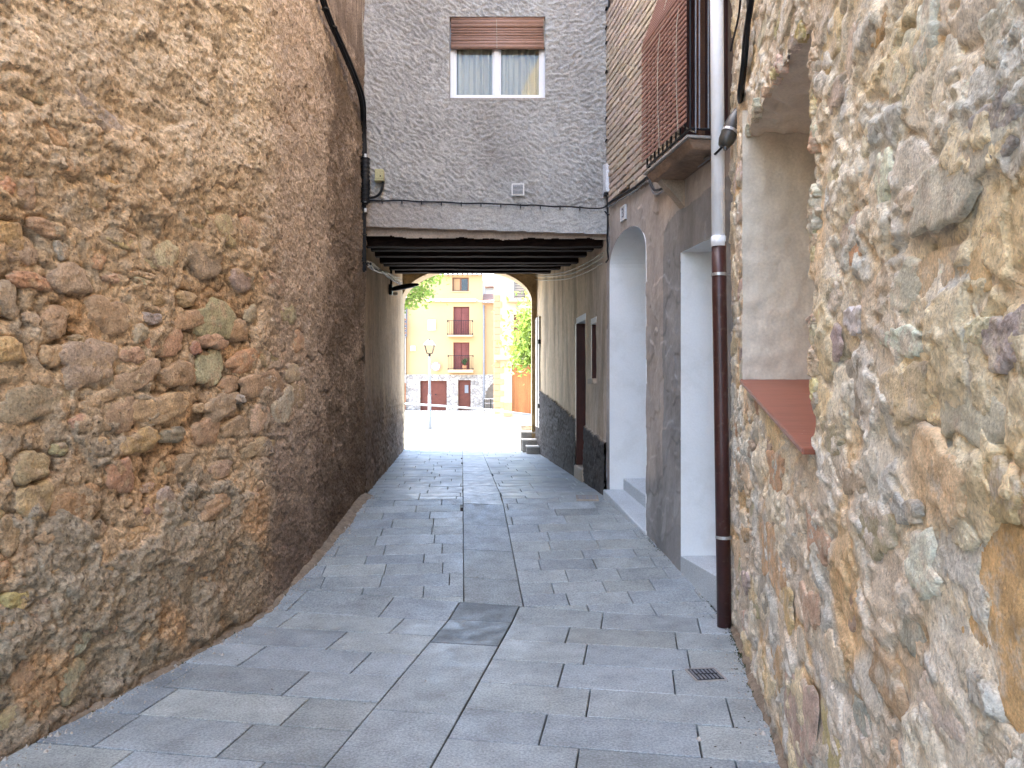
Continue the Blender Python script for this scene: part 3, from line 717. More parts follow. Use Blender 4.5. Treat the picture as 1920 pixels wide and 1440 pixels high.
nb = 0
Rb = Matrix((-tB, Vector((0, 0, 1)), nB)).transposed().to_4x4()
row = 0; z = 3.42
while z < 5.86:
    u = BP.len - .004 - (.12 if row % 2 else 0)
    first = True
    while u > BY(6.36):
        L1 = min(.245, u - BY(6.34)) 
        if row % 2 and first: uu = BP.len - .004; L1 = .112; u = uu
        first = False
        um = u - L1/2
        if L1 > .05 and z > float(zbk(um)) + .035 and nb < 298:
            o = bpy.data.objects.new('brick', bm_[rnd.randrange(6)]); col.objects.link(o); o.parent = bh; o.matrix_parent_inverse = wmat(bh).inverted()
            mw = Matrix.Translation(bp(um, z, .0)+nB*rnd.uniform(-.002, .002)) @ Rb @ Matrix.Rotation(rnd.uniform(-.012, .012), 4, 'Z') @ Matrix.Diagonal((L1-.012, .056, .030, 1))
            l, q, s_ = mw.decompose(); o.location = l; o.rotation_euler = q.to_euler(); o.scale = s_
            k = rnd.uniform(.85, 1.12); o.color = (.50*k, .425*k*rnd.uniform(.96, 1.03), .35*k*rnd.uniform(.92, 1.05), 1); nb += 1
        u -= L1 + .004
    z += .0685; row += 1
MB().obox((1.535+.66, 5.4, 0), (-.485, 3.1, 0), (3, 0, 0), (0, 0, 8.85)).build('masonry_core', M['core'], bh)
MB().box((1.2, 5.35, 8.86), (5.2, 8.45, 9.1)).build('roof', M['roof'], bh)
# window behind the balcony: dark room with a warm wooden frame
a = bp(w_a, 3.44, 0); b = bp(w_b, 3.44, 0)
wn_ = MB().add([(a.x+.3, a.y-.02, 3.4), (b.x+.3, b.y+.02, 3.4), (b.x+.3, b.y+.02, 5.6), (a.x+.3, a.y-.02, 5.6)], [(0,1,2,3)]).build('window', M['interior'], bh)
MB().obox((b.x-.0, b.y-.012, 3.42), (.32, 0, 0), (0, .02, 0), (0, 0, 2.15)).build('jamb', M['door_brown'], wn_)
MB().obox((a.x-.0, a.y-.012, 3.42), (.32, 0, 0), (0, .02, 0), (0, 0, 2.15)).build('jamb', M['door_brown'], wn_)
for t in (.04, .46, .9):
    p0 = a.lerp(b, t)
    MB().obox((p0.x+.12, p0.y, 3.46), (.05, 0, 0), ((b-a)*.06), (0, 0, 2.1)).build('frame', M['wood_warm'], wn_, bevel=.004)
MB().obox((a.x+.1, a.y, 3.44), tuple(b-a), (.06, 0, 0), (0, 0, .08)).build('frame', M['wood_warm'], wn_)
pa = a.lerp(b, .1)
MB().obox((pa.x+.15, pa.y, 3.55), tuple((b-a)*.8), (.005, 0, 0), (0, 0, 1.95)).build('pane', M['glass'], wn_)
# balcony : slab, rails
bal = thing('balcony', 'small iron balcony on a brown slab, screened by the red slatted shutter', 'balcony', tuple(bp((w_a+w_b)/2, 3.35, .1)))
U0, U1 = BY(5.44), BY(6.36)
PJ = .285
def slabpts(z, off0, off1, ex=0): return [bp(U0-ex, z, off0), bp(U1+ex, z, off0), bp(U1+ex, z, off1), bp(U0-ex, z, off1)]
s_ = MB(); lo = slabpts(3.315, .0, PJ-.05, -.03); hi = slabpts(3.38, .0, PJ+.0, .0)
s_.add(lo+hi, [(3,2,1,0),(4,5,6,7),(0,1,5,4),(1,2,6,5),(2,3,7,6),(3,0,4,7)]); s_.build('slab', M['corbel'], bal, bevel=.01)
s_ = MB(); lo = slabpts(3.382, .0, PJ+.015, .015); hi = slabpts(3.402, .0, PJ+.015, .015)
s_.add(lo+hi, [(3,2,1,0),(4,5,6,7),(0,1,5,4),(1,2,6,5),(2,3,7,6),(3,0,4,7)]); s_.build('slab_edge', M['kerb'], bal, bevel=.004)
for uu in (U1-.09,):
    q = bp(uu, 3.12, 0)
    MB().add([bp(uu-.05, 3.10, 0), bp(uu+.05, 3.10, 0), bp(uu+.05, 3.313, .20), bp(uu-.05, 3.313, .20), bp(uu-.05, 3.313, 0), bp(uu+.05, 3.313, 0)],
             [(0,1,2,3),(3,2,5,4),(0,3,4),(1,5,2)]).build('bracket', M['core'], bal)
OB = PJ - .015
def rail(z, r=.009): return MB().tube([bp(U0, z, .0), bp(U0, z, OB), bp(U1, z, OB), bp(U1, z, 0)], r, 6)
for z in (3.45, 4.40): rail(z, .010).build('rail', M['blackmetal'], bal)
for k in range(11):
    u = U0 + (U1-U0)*k/10
    MB().tube([bp(u, 3.45, OB), bp(u, 4.40, OB)], .007, 6).build('bar', M['blackmetal'], bal)
for uu in (U0, U1):
    for k in range(1, 4):
        MB().tube([bp(uu, 3.45, OB*k/4), bp(uu, 4.40, OB*k/4)], .006, 6).build('bar', M['greymetal'] if uu == U0 else M['blackmetal'], bal)
for k in range(2): MB().tube([bp(U0-.0, 3.42+k*.0, OB*(.15+.7*k)), bp(U0, 5.6, OB*(.15+.7*k))], .006, 6).build('upright', M['greymetal'], bal)
# shutter of slats hung outside the rail
sh = thing('slatted_shutter', 'red-brown slatted roll shutter hanging over the outside of the iron balcony', 'shutter', tuple(bp((U0+U1)/2, 4, PJ)))
me = bpy.data.meshes.new('slat')
Lh = (U1-U0)/2 + .02; vs_ = []
prof = [(-.0138, -.002), (-.009, .005), (.009, .005), (.0138, -.002)]
for x in (-Lh, Lh): vs_ += [(x, y, z) for y, z in prof]
me.from_pydata(vs_, [], [(0,1,5,4),(1,2,6,5),(2,3,7,6),(3,0,4,7),(0,3,2,1),(4,5,6,7)]); me.materials.append(M['slat_red'])
zz = 3.50; off = PJ + .022; k = 0
while zz < 5.35:
    o = bpy.data.objects.new('slat', me); col.objects.link(o); o.parent = sh; o.matrix_parent_inverse = wmat(sh).inverted()
    lean = 0 if zz < 4.44 else .33
    if zz >= 4.44: off = PJ + .022 - (zz-4.44)*.34
    mw = Matrix.Translation(bp((U0+U1)/2, zz, off)) @ Rb @ Matrix.Rotation(-lean, 4, 'X')
    l, q, s3 = mw.decompose(); o.location = l; o.rotation_euler = q.to_euler(); zz += .0375; k += 1
for uu in (U0+.12, U1-.42):
    MB().tube(smooth_pts([bp(uu, 5.3, .05), bp(uu, 4.44, PJ+.035), bp(uu+.02, 3.9, PJ+.04), bp(uu-.01, 3.47, PJ+.035)]), .0035, 5).build('cord', M['whitecable'], sh)

# =================================================================== PASSAGE BUILDING
pb = thing('passage_house', 'grey roughcast house bridging the alley over a beamed passage with a stone arch', 'building', (-.3, 8.5, 3.4))
WX0, WX1, WZ0, WZ1 = [P(843, 0, 8.5).x, P(1023, 0, 8.5).x, P(0, 184, 8.5).z, P(0, 31, 8.5).z]
def HF(U, V):
    X = U - 1.68
    w = gn(X*5, V*5, 602)*.8; w2 = gn(X*6, V*6, 609)*.8
    def stroke(ang, sd):
        a = X*math.cos(ang) + V*math.sin(ang); b = -X*math.sin(ang) + V*math.cos(ang)
        return sst(-.25, .45, fbm(a*13 + w, b*34 + w2, 4, sd, .62))
    k1 = sst(-.15, .15, gn(X*1.1, V*1.1, 607) + .4*X); k2 = sst(-.1, .2, gn(X*1.3+4, V*1.2, 608))
    st = stroke(-.6, 603)*(1-k1) + (stroke(.55, 613)*(1-k2) + stroke(.1, 623)*k2)*k1
    h = .014*st + .009*fbm(X*20, V*22, 3, 604, .65) + .006*fbm(X*1.5, V*1.5, 2, 605)
    band = V < cableZ(X) - .02
    return np.where(band, h*.6 + .018, h)
def cableZ(X): return 3.745 + (3.625 - 3.745) * (X + 1.6) / 2.65
def CF(U, V, h):
    X = U - 1.68
    n = fbm(X*1.5, V*1.5, 4, 611); n2 = fbm(X*10, V*12, 3, 612)
    c = np.ones(U.shape + (3,)) * A(.415, .415, .405)
    c = mixc(c, A(.44, .40, .36), sst(.2, -1.2, X + .3*n)*.5)
    stain = 1.3*sst(.42, -.05, np.abs(X + .12 + .25*(V-4.2)) - .22*n - .05*gn(X*9, V*1.1, 640)) * sst(5.0, 4.7, V) * sst(3.6, 4.2, V) + sst(.45, 0, np.abs(X - .75)-.1*n)*sst(4.5, 5.2, V)*.6
    c = mixc(c, A(.2, .185, .175), np.clip(stain, 0, 1)*.5*(.6+.6*n2))
    c = mixc(c, A(.30, .25, .215), (V < cableZ(X) - .02)*sst(-.2, -1.5, X)*.7)
    c *= (1 + .12*n + .14*n2)[..., None]
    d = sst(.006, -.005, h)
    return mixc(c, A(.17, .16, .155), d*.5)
def holeF(U, V):
    X = U - 1.68
    return ((X > WX0) & (X < WX1) & (V > WZ0) & (V < WZ1)) | (V < 3.427 + (3.339-3.427)*(X+1.65)/2.7)
us = np.arange(0, FP.len, .0105); vz = np.concatenate([np.arange(3.30, 5.95, .0105), np.arange(6.05, 8.2, .15), [8.2]])
grid('facade', FP, 1, us, vz, lambda U, V: -HF(U, V)*-1, CF, M['facade'], pb, holeF)
# the grid normal for FP with side=1 points toward -Y
MB().box((-1.66, 8.505, 3.62), (1.08, 8.56, 3.64)).build('facade_soffit', M['header'] if 0 else M['niche_plaster'], pb)
ww = MB(); ww.box((-1.7, 8.56, 3.45), (WX0, 8.9, 8.2)).box((WX1, 8.56, 3.45), (1.15, 8.9, 8.2)).box((WX0, 8.56, 3.45), (WX1, 8.9, WZ0)).box((WX0, 8.56, WZ1), (WX1, 8.9, 8.2)); ww.build('masonry_core', M['core'], pb)
MB().box((-2.3, 8.9, 4.05), (1.2, 15.5, 8.2)).build('upper_storey', M['core'], pb)
MB().box((-2.7, 8.4, 8.21), (1.3, 15.8, 8.4)).build('roof', M['roof'], pb)
rv = MB()
rv.box((WX0-.03, 8.50, WZ0-.03), (WX0, 8.60, WZ1+.03)).box((WX1, 8.50, WZ0-.03), (WX1+.03, 8.60, WZ1+.03)).box((WX0, 8.50, WZ1), (WX1, 8.60, WZ1+.03)).box((WX0, 8.49, WZ0-.03), (WX1, 8.60, WZ0))
rv.build('window_surround', M['kerb'], pb)
# header plaster above first beam, ragged bottom edge
HP = Path([(-1.66, 8.575), (1.10, 8.575)])
grid('header', HP, 1, np.arange(0, HP.len, .012), np.arange(3.25, 3.62, .008), lambda U, V: .004*fbm(U*6, V*6, 3, 620),
     lambda U, V, h: np.ones(U.shape+(3,))*A(.46, .36, .29)*(1+.15*fbm(U*3, V*8, 3, 621))[..., None], M['header'], pb,
     lambda U, V: V < 3.318 - .018*U/2.7 + .022*fbm(U*5, V*2, 4, 622) + .02*sst(.2, .5, gn(U*2, V, 9)))
BY_ = [8.72, 9.24, 9.70, 10.3, 10.9, 11.9, 13.0, 14.3]; BZ = [462, 468.5, 480, 492, 497, 504.5, 511, 508]
def plx(Y): return float(np.interp(Y, [8.52, 15], [-1.60, -2.14]))
def prx(Y): return float(np.interp(Y, [8.5, 15], [1.05, .48]))
for i, (Y, y) in enumerate(zip(BY_, BZ)):
    z0 = EYE + (HY-y)/F*Y; n = 26; hh = .15; wd = .13
    vs_ = []; r_ = np.random.RandomState(i)
    xa, xb = plx(Y) - .05, prx(Y) + .05
    for k in range(n+1):
        t = k/n; x = xa + (xb-xa)*t
        j = float(.008*gn(np.array(t*7.+i*9), np.array(i*3.1), 70+i)); j2 = float(.012*gn(np.array(t*5.+i*4), np.array(1.7*i), 90+i))
        vs_ += [(x, Y+j2, z0+j), (x, Y+wd+j2, z0+j*.5), (x, Y+wd+j2, z0+hh), (x, Y+j2, z0+hh)]
    fs = []
    for k in range(n):
        for e in range(4): fs.append((4*k+e, 4*k+(e+1) % 4, 4*k+4+(e+1) % 4, 4*k+4+e))
    mesh_obj('ceiling_beam', vs_, fs, M['beam'], pb)
cz = lambda Y: float(np.interp(Y, [8.6, 10.3, 15.4], [3.41, 3.475, 4.0]))
nb_ = 9
for i, (Ya, Yb) in enumerate(zip([8.6, 9.3, 9.78, 10.36, 11.0, 12.0, 13.1, 14.35], [9.3, 9.78, 10.36, 11.0, 12.0, 13.1, 14.35, 15.5])):
    MB().add([(-2.4, Ya, cz(Ya)), (1.3, Ya, cz(Ya)), (1.3, Yb, cz(Yb)), (-2.4, Yb, cz(Yb)), (-2.4, Ya, cz(Ya)+.06), (1.3, Ya, cz(Ya)+.06), (1.3, Yb, cz(Yb)+.06), (-2.4, Yb, cz(Yb)+.06)],
             [(0,3,2,1),(4,5,6,7),(0,1,5,4),(1,2,6,5),(2,3,7,6),(3,0,4,7)]).build('ceiling_board', M['ceiling'], pb)
# passage side walls
def HPs(seed): return lambda U, V: .012*fbm(U*1.2, V*1.2, 3, seed) + .005*fbm(U*9, V*5, 3, seed+1)
def CPL(U, V, h):
    n = fbm(U*2.2, V*.8, 4, 701); n2 = fbm(U*12, V*3, 4, 702)
    c = np.ones(U.shape+(3,)) * A(.43, .305, .19)
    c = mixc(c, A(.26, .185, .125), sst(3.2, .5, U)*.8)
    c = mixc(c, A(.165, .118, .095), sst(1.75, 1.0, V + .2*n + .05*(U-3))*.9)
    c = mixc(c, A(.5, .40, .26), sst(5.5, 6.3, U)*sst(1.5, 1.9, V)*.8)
    return c * (1 + .28*n + .16*n2)[..., None]
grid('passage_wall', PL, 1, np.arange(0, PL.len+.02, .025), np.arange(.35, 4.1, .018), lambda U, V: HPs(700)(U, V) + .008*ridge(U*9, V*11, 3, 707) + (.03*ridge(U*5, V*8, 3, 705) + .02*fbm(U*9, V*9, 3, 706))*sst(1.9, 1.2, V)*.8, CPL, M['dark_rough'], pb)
MB().obox((-1.66, 8.55, 0), (-.54, 6.5, 0), (-2, 0, 0), (0, 0, 4.3)).build('masonry_core', M['core'], pb)
def plz(U): return 1.04 + (1.64-1.04)*U/6.0
pd0, pd1 = PR.px(1098), PR.px(1083); pw0, pw1 = PR.px(1118.5), PR.px(1110)
print('passage door u', pd0, pd1, 'window', pw0, pw1)
def HPR(U, V):
    b = .012*fbm(U*1.2, V*1.2, 3, 711) + .004*fbm(U*9, V*5, 3, 712)
    dk = V < plz(U) + .03*fbm(U*6, V*3, 3, 713)
    return np.where(dk, b + .02 + .02*ridge(U*9, V*13, 3, 714), b)
def CPR(U, V, h):
    n = fbm(U*2.6, V*.7, 4, 721); n2 = fbm(U*14, V*3, 4, 722)
    c = np.ones(U.shape+(3,)) * A(.58, .45, .29)
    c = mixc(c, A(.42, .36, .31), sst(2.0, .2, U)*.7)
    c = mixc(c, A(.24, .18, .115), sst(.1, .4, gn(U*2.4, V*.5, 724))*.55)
    dk = V < plz(U) + .03*fbm(U*6, V*3, 3, 713)
    c = c * (1 + .24*n + .14*n2)[..., None]
    return mixc(c, A(.065, .057, .054), dk*1.)
def holePR(U, V):
    return ((U > pd0) & (U < pd1) & (V < 2.52) & (V > .6)) | ((U > pw0) & (U < pw1) & (V > 1.76) & (V < 2.42)) | ((U > PR.len-.62) & (V > .93) & (V < 3.02))
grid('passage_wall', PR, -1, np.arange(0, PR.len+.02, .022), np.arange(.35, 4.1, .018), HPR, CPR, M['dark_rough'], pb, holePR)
MB().obox((1.05+.35, 8.55, 0), (-.57, 6.5, 0), (2, 0, 0), (0, 0, 4.3)).build('masonry_core', M['core'], pb)
def rp(u, z, off): return at(PR, u, z, off, -1)
def rbox(name, u0, u1, z0, z1, o0, o1, m, parent, bevel=0):
    vs_ = [rp(u0,z0,o0), rp(u1,z0,o0), rp(u1,z0,o1), rp(u0,z0,o1), rp(u0,z1,o0), rp(u1,z1,o0), rp(u1,z1,o1), rp(u0,z1,o1)]
    return MB().add(vs_, [(0,3,2,1),(4,5,6,7),(0,1,5,4),(1,2,6,5),(2,3,7,6),(3,0,4,7)]).build(name, m, parent, bevel=bevel)
pdr = rbox('door', pd0-.02, pd1+.02, .62, 2.52, -.14, -.10, M['door_brown'], pb)
rbox('door_frame', pd1-.03, pd1+.03, .62, 2.52, -.10, .025, M['door_brown'], pdr)
rbox('door_frame', pd0-.03, pd0+.01, .62, 2.52, -.10, -.01, M['door_brown'], pdr)
rbox('handle', pd0+.08, pd0+.11, 1.55, 1.62, -.10, -.05, M['galv'], pdr)
rbox('lintel', pd0-.02, pd1+.04, 2.52, 2.60, -.1, .012, M['white_plaster'], pdr)
rbox('doorstep', pd0-.0, pd1+.04, .40, .62, -.1, .045, M['core'], pb, .02)
pwn = rbox('window', pw0-.02, pw1+.02, 1.74, 2.44, -.16, -.12, M['interior'], pb)
rbox('frame', pw1-.012, pw1+.02, 1.74, 2.44, -.12, .004, M['door_brown'], pwn)
rbox('lintel', pw0-.01, pw1+.02, 2.42, 2.49, -.12, .010, M['white_plaster'], pwn)
rbox('sill', pw0-.03, pw1+.03, 1.70, 1.76, -.12, .05, M['core'], pwn)
# pale double door at far end of the passage
fd = rbox('far_door', PR.len-.66, PR.len, .90, 3.06, -.12, -.08, M['interior'], pb); fd.name = 'pale_door'
for k in range(3):
    u0_ = PR.len-.60+k*.20
    rbox('door_panel', u0_, u0_+.15, .93, 3.02, -.08, .03 + .015*(k % 2), M['whiteish'], fd, .006)
rbox('hinge', PR.len-.64, PR.len-.60, 2.50, 2.58, -.02, .05, M['blackmetal'], fd)
rbox('hinge', PR.len-.64, PR.len-.60, 1.3, 1.38, -.02, .05, M['blackmetal'], fd)
# stone arch at far end
AX, AR, AB, AZ = P(875, 0, 15).x, 122/F*15, 64/F*15, P(0, 565, 15).z
AP = Path([(-2.75, 15.0), (1.3, 15.0)])
def holeA(U, V):
    X = U - 2.75; r = 1 - ((X-AX)/AR)**2
    return (np.abs(X-AX) < AR) & (V < AZ + AB*np.sqrt(np.clip(r, 0, 1)))
grid('arch_wall', AP, 1, np.arange(0, AP.len, .016), np.arange(.35, 4.25, .016), lambda U, V: .02*fbm(U*4, V*4, 3, 730) + .01*ridge(U*9, V*12, 2, 731),
     lambda U, V, h: np.ones(U.shape+(3,))*A(.40, .285, .15)*(1+.3*fbm(U*4, V*5, 4, 732))[..., None], M['arch_stone'], pb, holeA)
vs_ = []; fs = []; prof = [(AX-AR, .35), (AX-AR, AZ*.5), (AX-AR, AZ)] + [(AX-AR*math.cos(math.pi*k/30), AZ+AB*math.sin(math.pi*k/30)) for k in range(1, 30)] + [(AX+AR, AZ), (AX+AR, .35)]
for (x, z) in prof: vs_ += [(x, 14.98, z), (x, 15.45, z)]
for i in range(len(prof)-1): fs.append((2*i, 2*i+1, 2*i+3, 2*i+2))
mesh_obj('arch_reveal', vs_, fs, M['cream'], pb)
nv_ = len(prof); vs_ = []; fs = []
for (x, z) in prof: vs_ += [(x, 15.45, z), (x*1.0, 15.45, 8.2)]
for i in range(nv_-1): fs.append((2*i, 2*i+1, 2*i+3, 2*i+2))
mesh_obj('rear_wall', vs_ , fs, M['cream'], pb)
MB().box((AX+AR, 15.40, .3), (3.2, 15.45, 8.2)).box((-5, 15.40, .3), (AX-AR, 15.45, 8.2)).build('rear_wall', M['cream'], pb)

# facade window ------------------------------------------------------
wnd = thing('sash_window', 'white two-pane window with net curtains under half-rolled brown blinds', 'window', ((WX0+WX1)/2, 8.6, WZ0))
fr = MB(); y0, y1 = 8.57, 8.62; zt = WZ1 - .02
mid = P(931, 0, 8.5).x
fr.box((WX0, y0, WZ0), (WX1, y1, WZ0+.045)).box((WX0, y0, zt-.04), (WX1, y1, zt)).box((WX0, y0, WZ0+.045), (WX0+.05, y1, zt-.04)).box((WX1-.05, y0, WZ0+.045), (WX1, y1, zt-.04)).box((mid-.028, y0-.004, WZ0+.045), (mid+.028, y1, zt-.04))
fr.build('frame', M['white_alu'], wnd, bevel=.004)
for a, b in ((WX0+.05, mid-.028), (mid+.028, WX1-.05)):
    MB().box((a, 8.60, WZ0+.045), (b, 8.606, zt-.04)).build('pane', M['glass'], wnd)
    fr = MB(); fr.box((a, 8.592, WZ0+.045), (a+.02, 8.615, zt-.04)).box((b-.02, 8.592, WZ0+.045), (b, 8.615, zt-.04)).box((a+.02, 8.592, WZ0+.045), (b-.02, 8.615, WZ0+.07)); fr.build('sash', M['white_alu'], wnd)
    vs_ = []; n = 120
    for k in range(n+1):
        t = k/n; x = a + (b-a)*t; yy = 8.65 + .026*math.sin(t*34 + 1.3*math.sin(t*9)) + .008*math.sin(t*71)
        vs_ += [(x, yy, WZ0), (x, yy + .01*math.sin(t*20), WZ1)]
    mesh_obj('curtain', vs_, [(2*k, 2*k+2, 2*k+3, 2*k+1) for k in range(n)], M['curtain'], wnd, True)
MB().box((WX0-.05, 8.88, WZ0-.1), (WX1+.05, 8.895, WZ1+.1)).build('room_back', M['interior'], wnd)
# rolled blinds : stacked slats with bundles
bl = thing('roller_blind', 'brown roller blind bunched across the top of the white window', 'blind', ((WX0+WX1)/2, 8.53, WZ1))
zrow = [P(0, y, 8.5).z for y in (33, 40, 46.5, 53, 58, 63, 68, 73, 79, 86)]
rr = [.022, .030, .026, .016, .014, .014, .014, .017, .024, .026]
for a, b in ((WX0+.012, WX1-.012),):
    for z, r in zip(zrow, rr):
        dz = rnd.uniform(-.004, .004)
        o = MB().tube([(a, 8.530+rnd.uniform(-.006, .006), z+dz), ((a+b)/2, 8.528, z+rnd.uniform(-.003, .003)), (b, 8.530, z-dz)], r, 10).build('slat_roll', M['blind'], bl, smooth=True)
MB().tube([(mid, 8.50, WZ1-.03), (mid+.004, 8.494, zrow[-1]-.03)], .004, 5).build('cord', M['whitecable'], bl)
MB().tube([(WX1-.02, 8.50, WZ1-.03), (WX1-.015, 8.494, zrow[-1]-.02)], .004, 5).build('cord', M['whitecable'], bl)

# =================================================================== PAVING
pav = bpy.data.objects.new('alley_paving', None); col.objects.link(pav); tag(pav, 'grey granite slab paving with a darker central band', None, kind='structure')
def clip(poly, n, d):      # keep n.p >= d
    out = []
    for i in range(len(poly)):
        a, b = poly[i], poly[(i+1) % len(poly)]; da = a.dot(n) - d; db = b.dot(n) - d
        if da >= 0: out.append(a)
        if (da >= 0) != (db >= 0): out.append(a + (b-a) * (da/(da-db)))
    return out
def area(p): return abs(sum(p[i].x*p[(i+1) % len(p)].y - p[(i+1) % len(p)].x*p[i].y for i in range(len(p))))/2
def inset(poly, g):
    n = len(poly)
    if sum(poly[i].x*poly[(i+1) % n].y - poly[(i+1) % n].x*poly[i].y for i in range(n)) < 0: poly = poly[::-1]
    out = poly
    for i in range(n):
        a, b = poly[i], poly[(i+1) % n]; e = b - a
        if e.length < 1e-4: continue
        nn = Vector((-e.y, e.x)).normalized(); out = clip(out, nn, a.dot(nn) + g)
        if len(out) < 3: return []
    return out
far_mb = []
def slab(poly, c, joint=.0042, single=True):
    if min(p.y for p in poly) > 5.7: joint = .0028
    p = inset(poly, joint)
    if len(p) < 3 or area(p) < .004: return
    dz = rnd.uniform(-.0015, .0015)
    q = inset(p, .004)
    if len(q) != len(p): q = p
    def z(v_): return zf(v_.y)
    n = len(p)
    vs_ = [(a.x, a.y, z(a)-.045) for a in p] + [(a.x, a.y, z(a)-.003+dz) for a in p] + [(a.x, a.y, z(a)+dz) for a in q]
    fs = [tuple(range(2*n, 3*n))] + [(i, (i+1) % n, n+(i+1) % n, n+i) for i in range(n)] + [(n+i, n+(i+1) % n, 2*n+(i+1) % n, 2*n+i) for i in range(n)]
    if single:
        ctr = (sum(a.x for a in p)/n, sum(a.y for a in p)/n, z(p[0]))
        o = mesh_obj('paving_slab', vs_, fs, M['slab'], pav, loc=ctr); o.color = (*c, 1)
    else: far_mb.append((vs_, fs, c))
def shade(band=0):
    k = rnd.choice([.86, .94, 1, 1, 1, 1.06, 1.14]) * rnd.uniform(.95, 1.05)
    if band: k = .80*rnd.uniform(.93, 1.07)
    w = rnd.uniform(-.012, .012)
    return ((.310+w)*k, (.340+w*.5)*k, (.342-w)*k)
d_ = Vector((.168, 1)).normalized(); c2 = Vector((d_.y, -d_.x)); e_ = Vector((-.07, 1)).normalized(); c3 = Vector((e_.y, -e_.x))
piv = Vector((-.36, 5.73)); sF = piv.dot(d_)
def xl(Y): return float(np.interp(Y, [-4, 4.87, 5.62, 6.9, 8.52, 15, 16], [-3.93, -1.93, -1.80, -1.66, -1.60, -2.14, -2.2]))
def xr(Y): return float(np.interp(Y, [-4, 5.33, 8.5, 15, 16], [-.034, 1.53, 1.05, .48, .45]))
W1 = [Vector(p) for p in ((-3.96, -4.2), (1.62, -4.2), (1.62, 20), (-3.96, 20))]
# half planes for the alley side walls in near part
def trim(poly, fold):
    # walls bound the slabs a little inside the masonry
    cx_ = sum(p.x for p in poly)/len(poly); cy = sum(p.y for p in poly)/len(poly)
    for (a, b, side) in (((-3.93,-4),(-1.80,5.45),1), ((-1.80,5.45),(-1.60,8.52),1), ((-1.60,8.52),(-2.2,16),1), ((-.034,-4),(1.53,5.34),-1), ((1.53,5.34),(1.05,8.5),-1), ((1.05,8.5),(.45,16),-1)):
        if not (a[1]-.5 <= cy <= b[1]+.5): continue
        if cy < a[1] or cy > b[1]: continue
        e = (Vector(b) - Vector(a)).normalized(); n = Vector((e.y, -e.x))*side
        poly = clip(poly, n, Vector(a).dot(n) - .04)
        if len(poly) < 3: return []
    return poly
tL, tR = -1.335, -.885
def row_poly(o, dd, cc, s0, s1, t0_, t1_):
    return [dd*s0+cc*t0_, dd*s0+cc*t1_, dd*s1+cc*t1_, dd*s1+cc*t0_]
s = sF; k = 0
while s > .3:
    h = rnd.uniform(.33, .37); s0 = s - h
    # left of band, band, right of band
    t = tL - (0 if k % 2 else 0)
    first = True
    while t > -3.6:
        w = (rnd.uniform(.25, .45) if k % 2 else rnd.uniform(.5, .7)) if first else rnd.uniform(.58, .8)
        first = False
        pl = trim(row_poly(0, d_, c2, s0, s, t-w, t), 0)
        if len(pl) > 2: slab(pl, shade())
        t -= w
    t = tR; first = True
    while t < 1.9:
        w = (rnd.uniform(.28, .45) if k % 2 else rnd.uniform(.5, .8)) if first else rnd.uniform(.55, .85)
        first = False
        pl = trim(row_poly(0, d_, c2, s0, s, t, t+w), 0)
        if len(pl) > 2: slab(pl, shade())
        t += w
    s = s0; k += 1
s = sF; bi = 0
for h in [.33, .50, 1.05, 1.0, 1.0, 1.2, 1.0]:
    pl = row_poly(0, d_, c2, s-h, s, tL, tR)
    slab(pl, shade() if bi > 1 else (.105, .115, .118)); s -= h; bi += 1
# far part
bl0 = Vector((-.36, 5.73)); bl1 = Vector((-1.03, 15.95)); br0 = Vector((.085, 5.66)); br1 = Vector((-.66, 15.95))
eL = (bl1-bl0).normalized(); nL = Vector((-eL.y, eL.x)); eR = (br1-br0).normalized(); nR = Vector((eR.y, -eR.x))   # nL points left, nR points right
r = 5.2; k = 0
while r < 15.95:
    near = r < 9.6
    h = rnd.uniform(.20, .25) if r < 8.4 else rnd.uniform(.27, .31)
    r1 = min(r+h, 16.0)
    for sgn in (-1, 1):
        t0 = -.55 if sgn < 0 else -.2
        x = piv.dot(c3)*0
        t = (-2.9 if sgn < 0 else -1.3)
        off = rnd.uniform(0, .4)
        t -= off
        while t < (0.2 if sgn < 0 else 2.2):
            w = rnd.uniform(.38, .55)
            pl = row_poly(0, e_, c3, r, r1, t, t+w); t += w
            pl = clip(pl, d_, sF)
            if len(pl) > 2: pl = clip(pl, nL if sgn < 0 else nR, (bl0.dot(nL) if sgn < 0 else br0.dot(nR)))
            if len(pl) > 2: pl = clip(pl, Vector((0, -1)), -15.92)
            if len(pl) > 2: pl = trim(pl, 1)
            if len(pl) > 2 and area(pl) > .006: slab(pl, shade(), single=near)
    r = r1
def lerp2(a, b, t): return a + (b-a)*t
tt = [0, .045, .105, .17, .235, .30, .365, .42, .50, .60, .70, .80, .90, 1]
for i in range(len(tt)-1):
    pl = [lerp2(bl0, bl1, tt[i]), lerp2(br0, br1, tt[i]), lerp2(br0, br1, tt[i+1]), lerp2(bl0, bl1, tt[i+1])]
    slab(pl, shade(1))
# distant slabs joined
vs_ = []; fs = []; cs = []
for (v1, f1, c) in far_mb:
    n = len(vs_); vs_ += v1; fs += [tuple(i+n for i in f) for f in f1]; cs += [c]*len(v1)
M['slab_far'] = mat('granite_slab_distant', src='attr', rough=.5, var=.10, vscale=2.2, fine=.2, fscale=60, bump=.2, bscale=60, bdist=.003, spec=.45, rvar=.1)
o = mesh_obj('distant_slabs', vs_, fs, M['slab_far'], pav); o['kind'] = 'stuff'
ca = o.data.color_attributes.new('Col', 'FLOAT_COLOR', 'POINT'); ca.data.foreach_set('color', np.array([(*c, 1) for c in cs]).ravel())
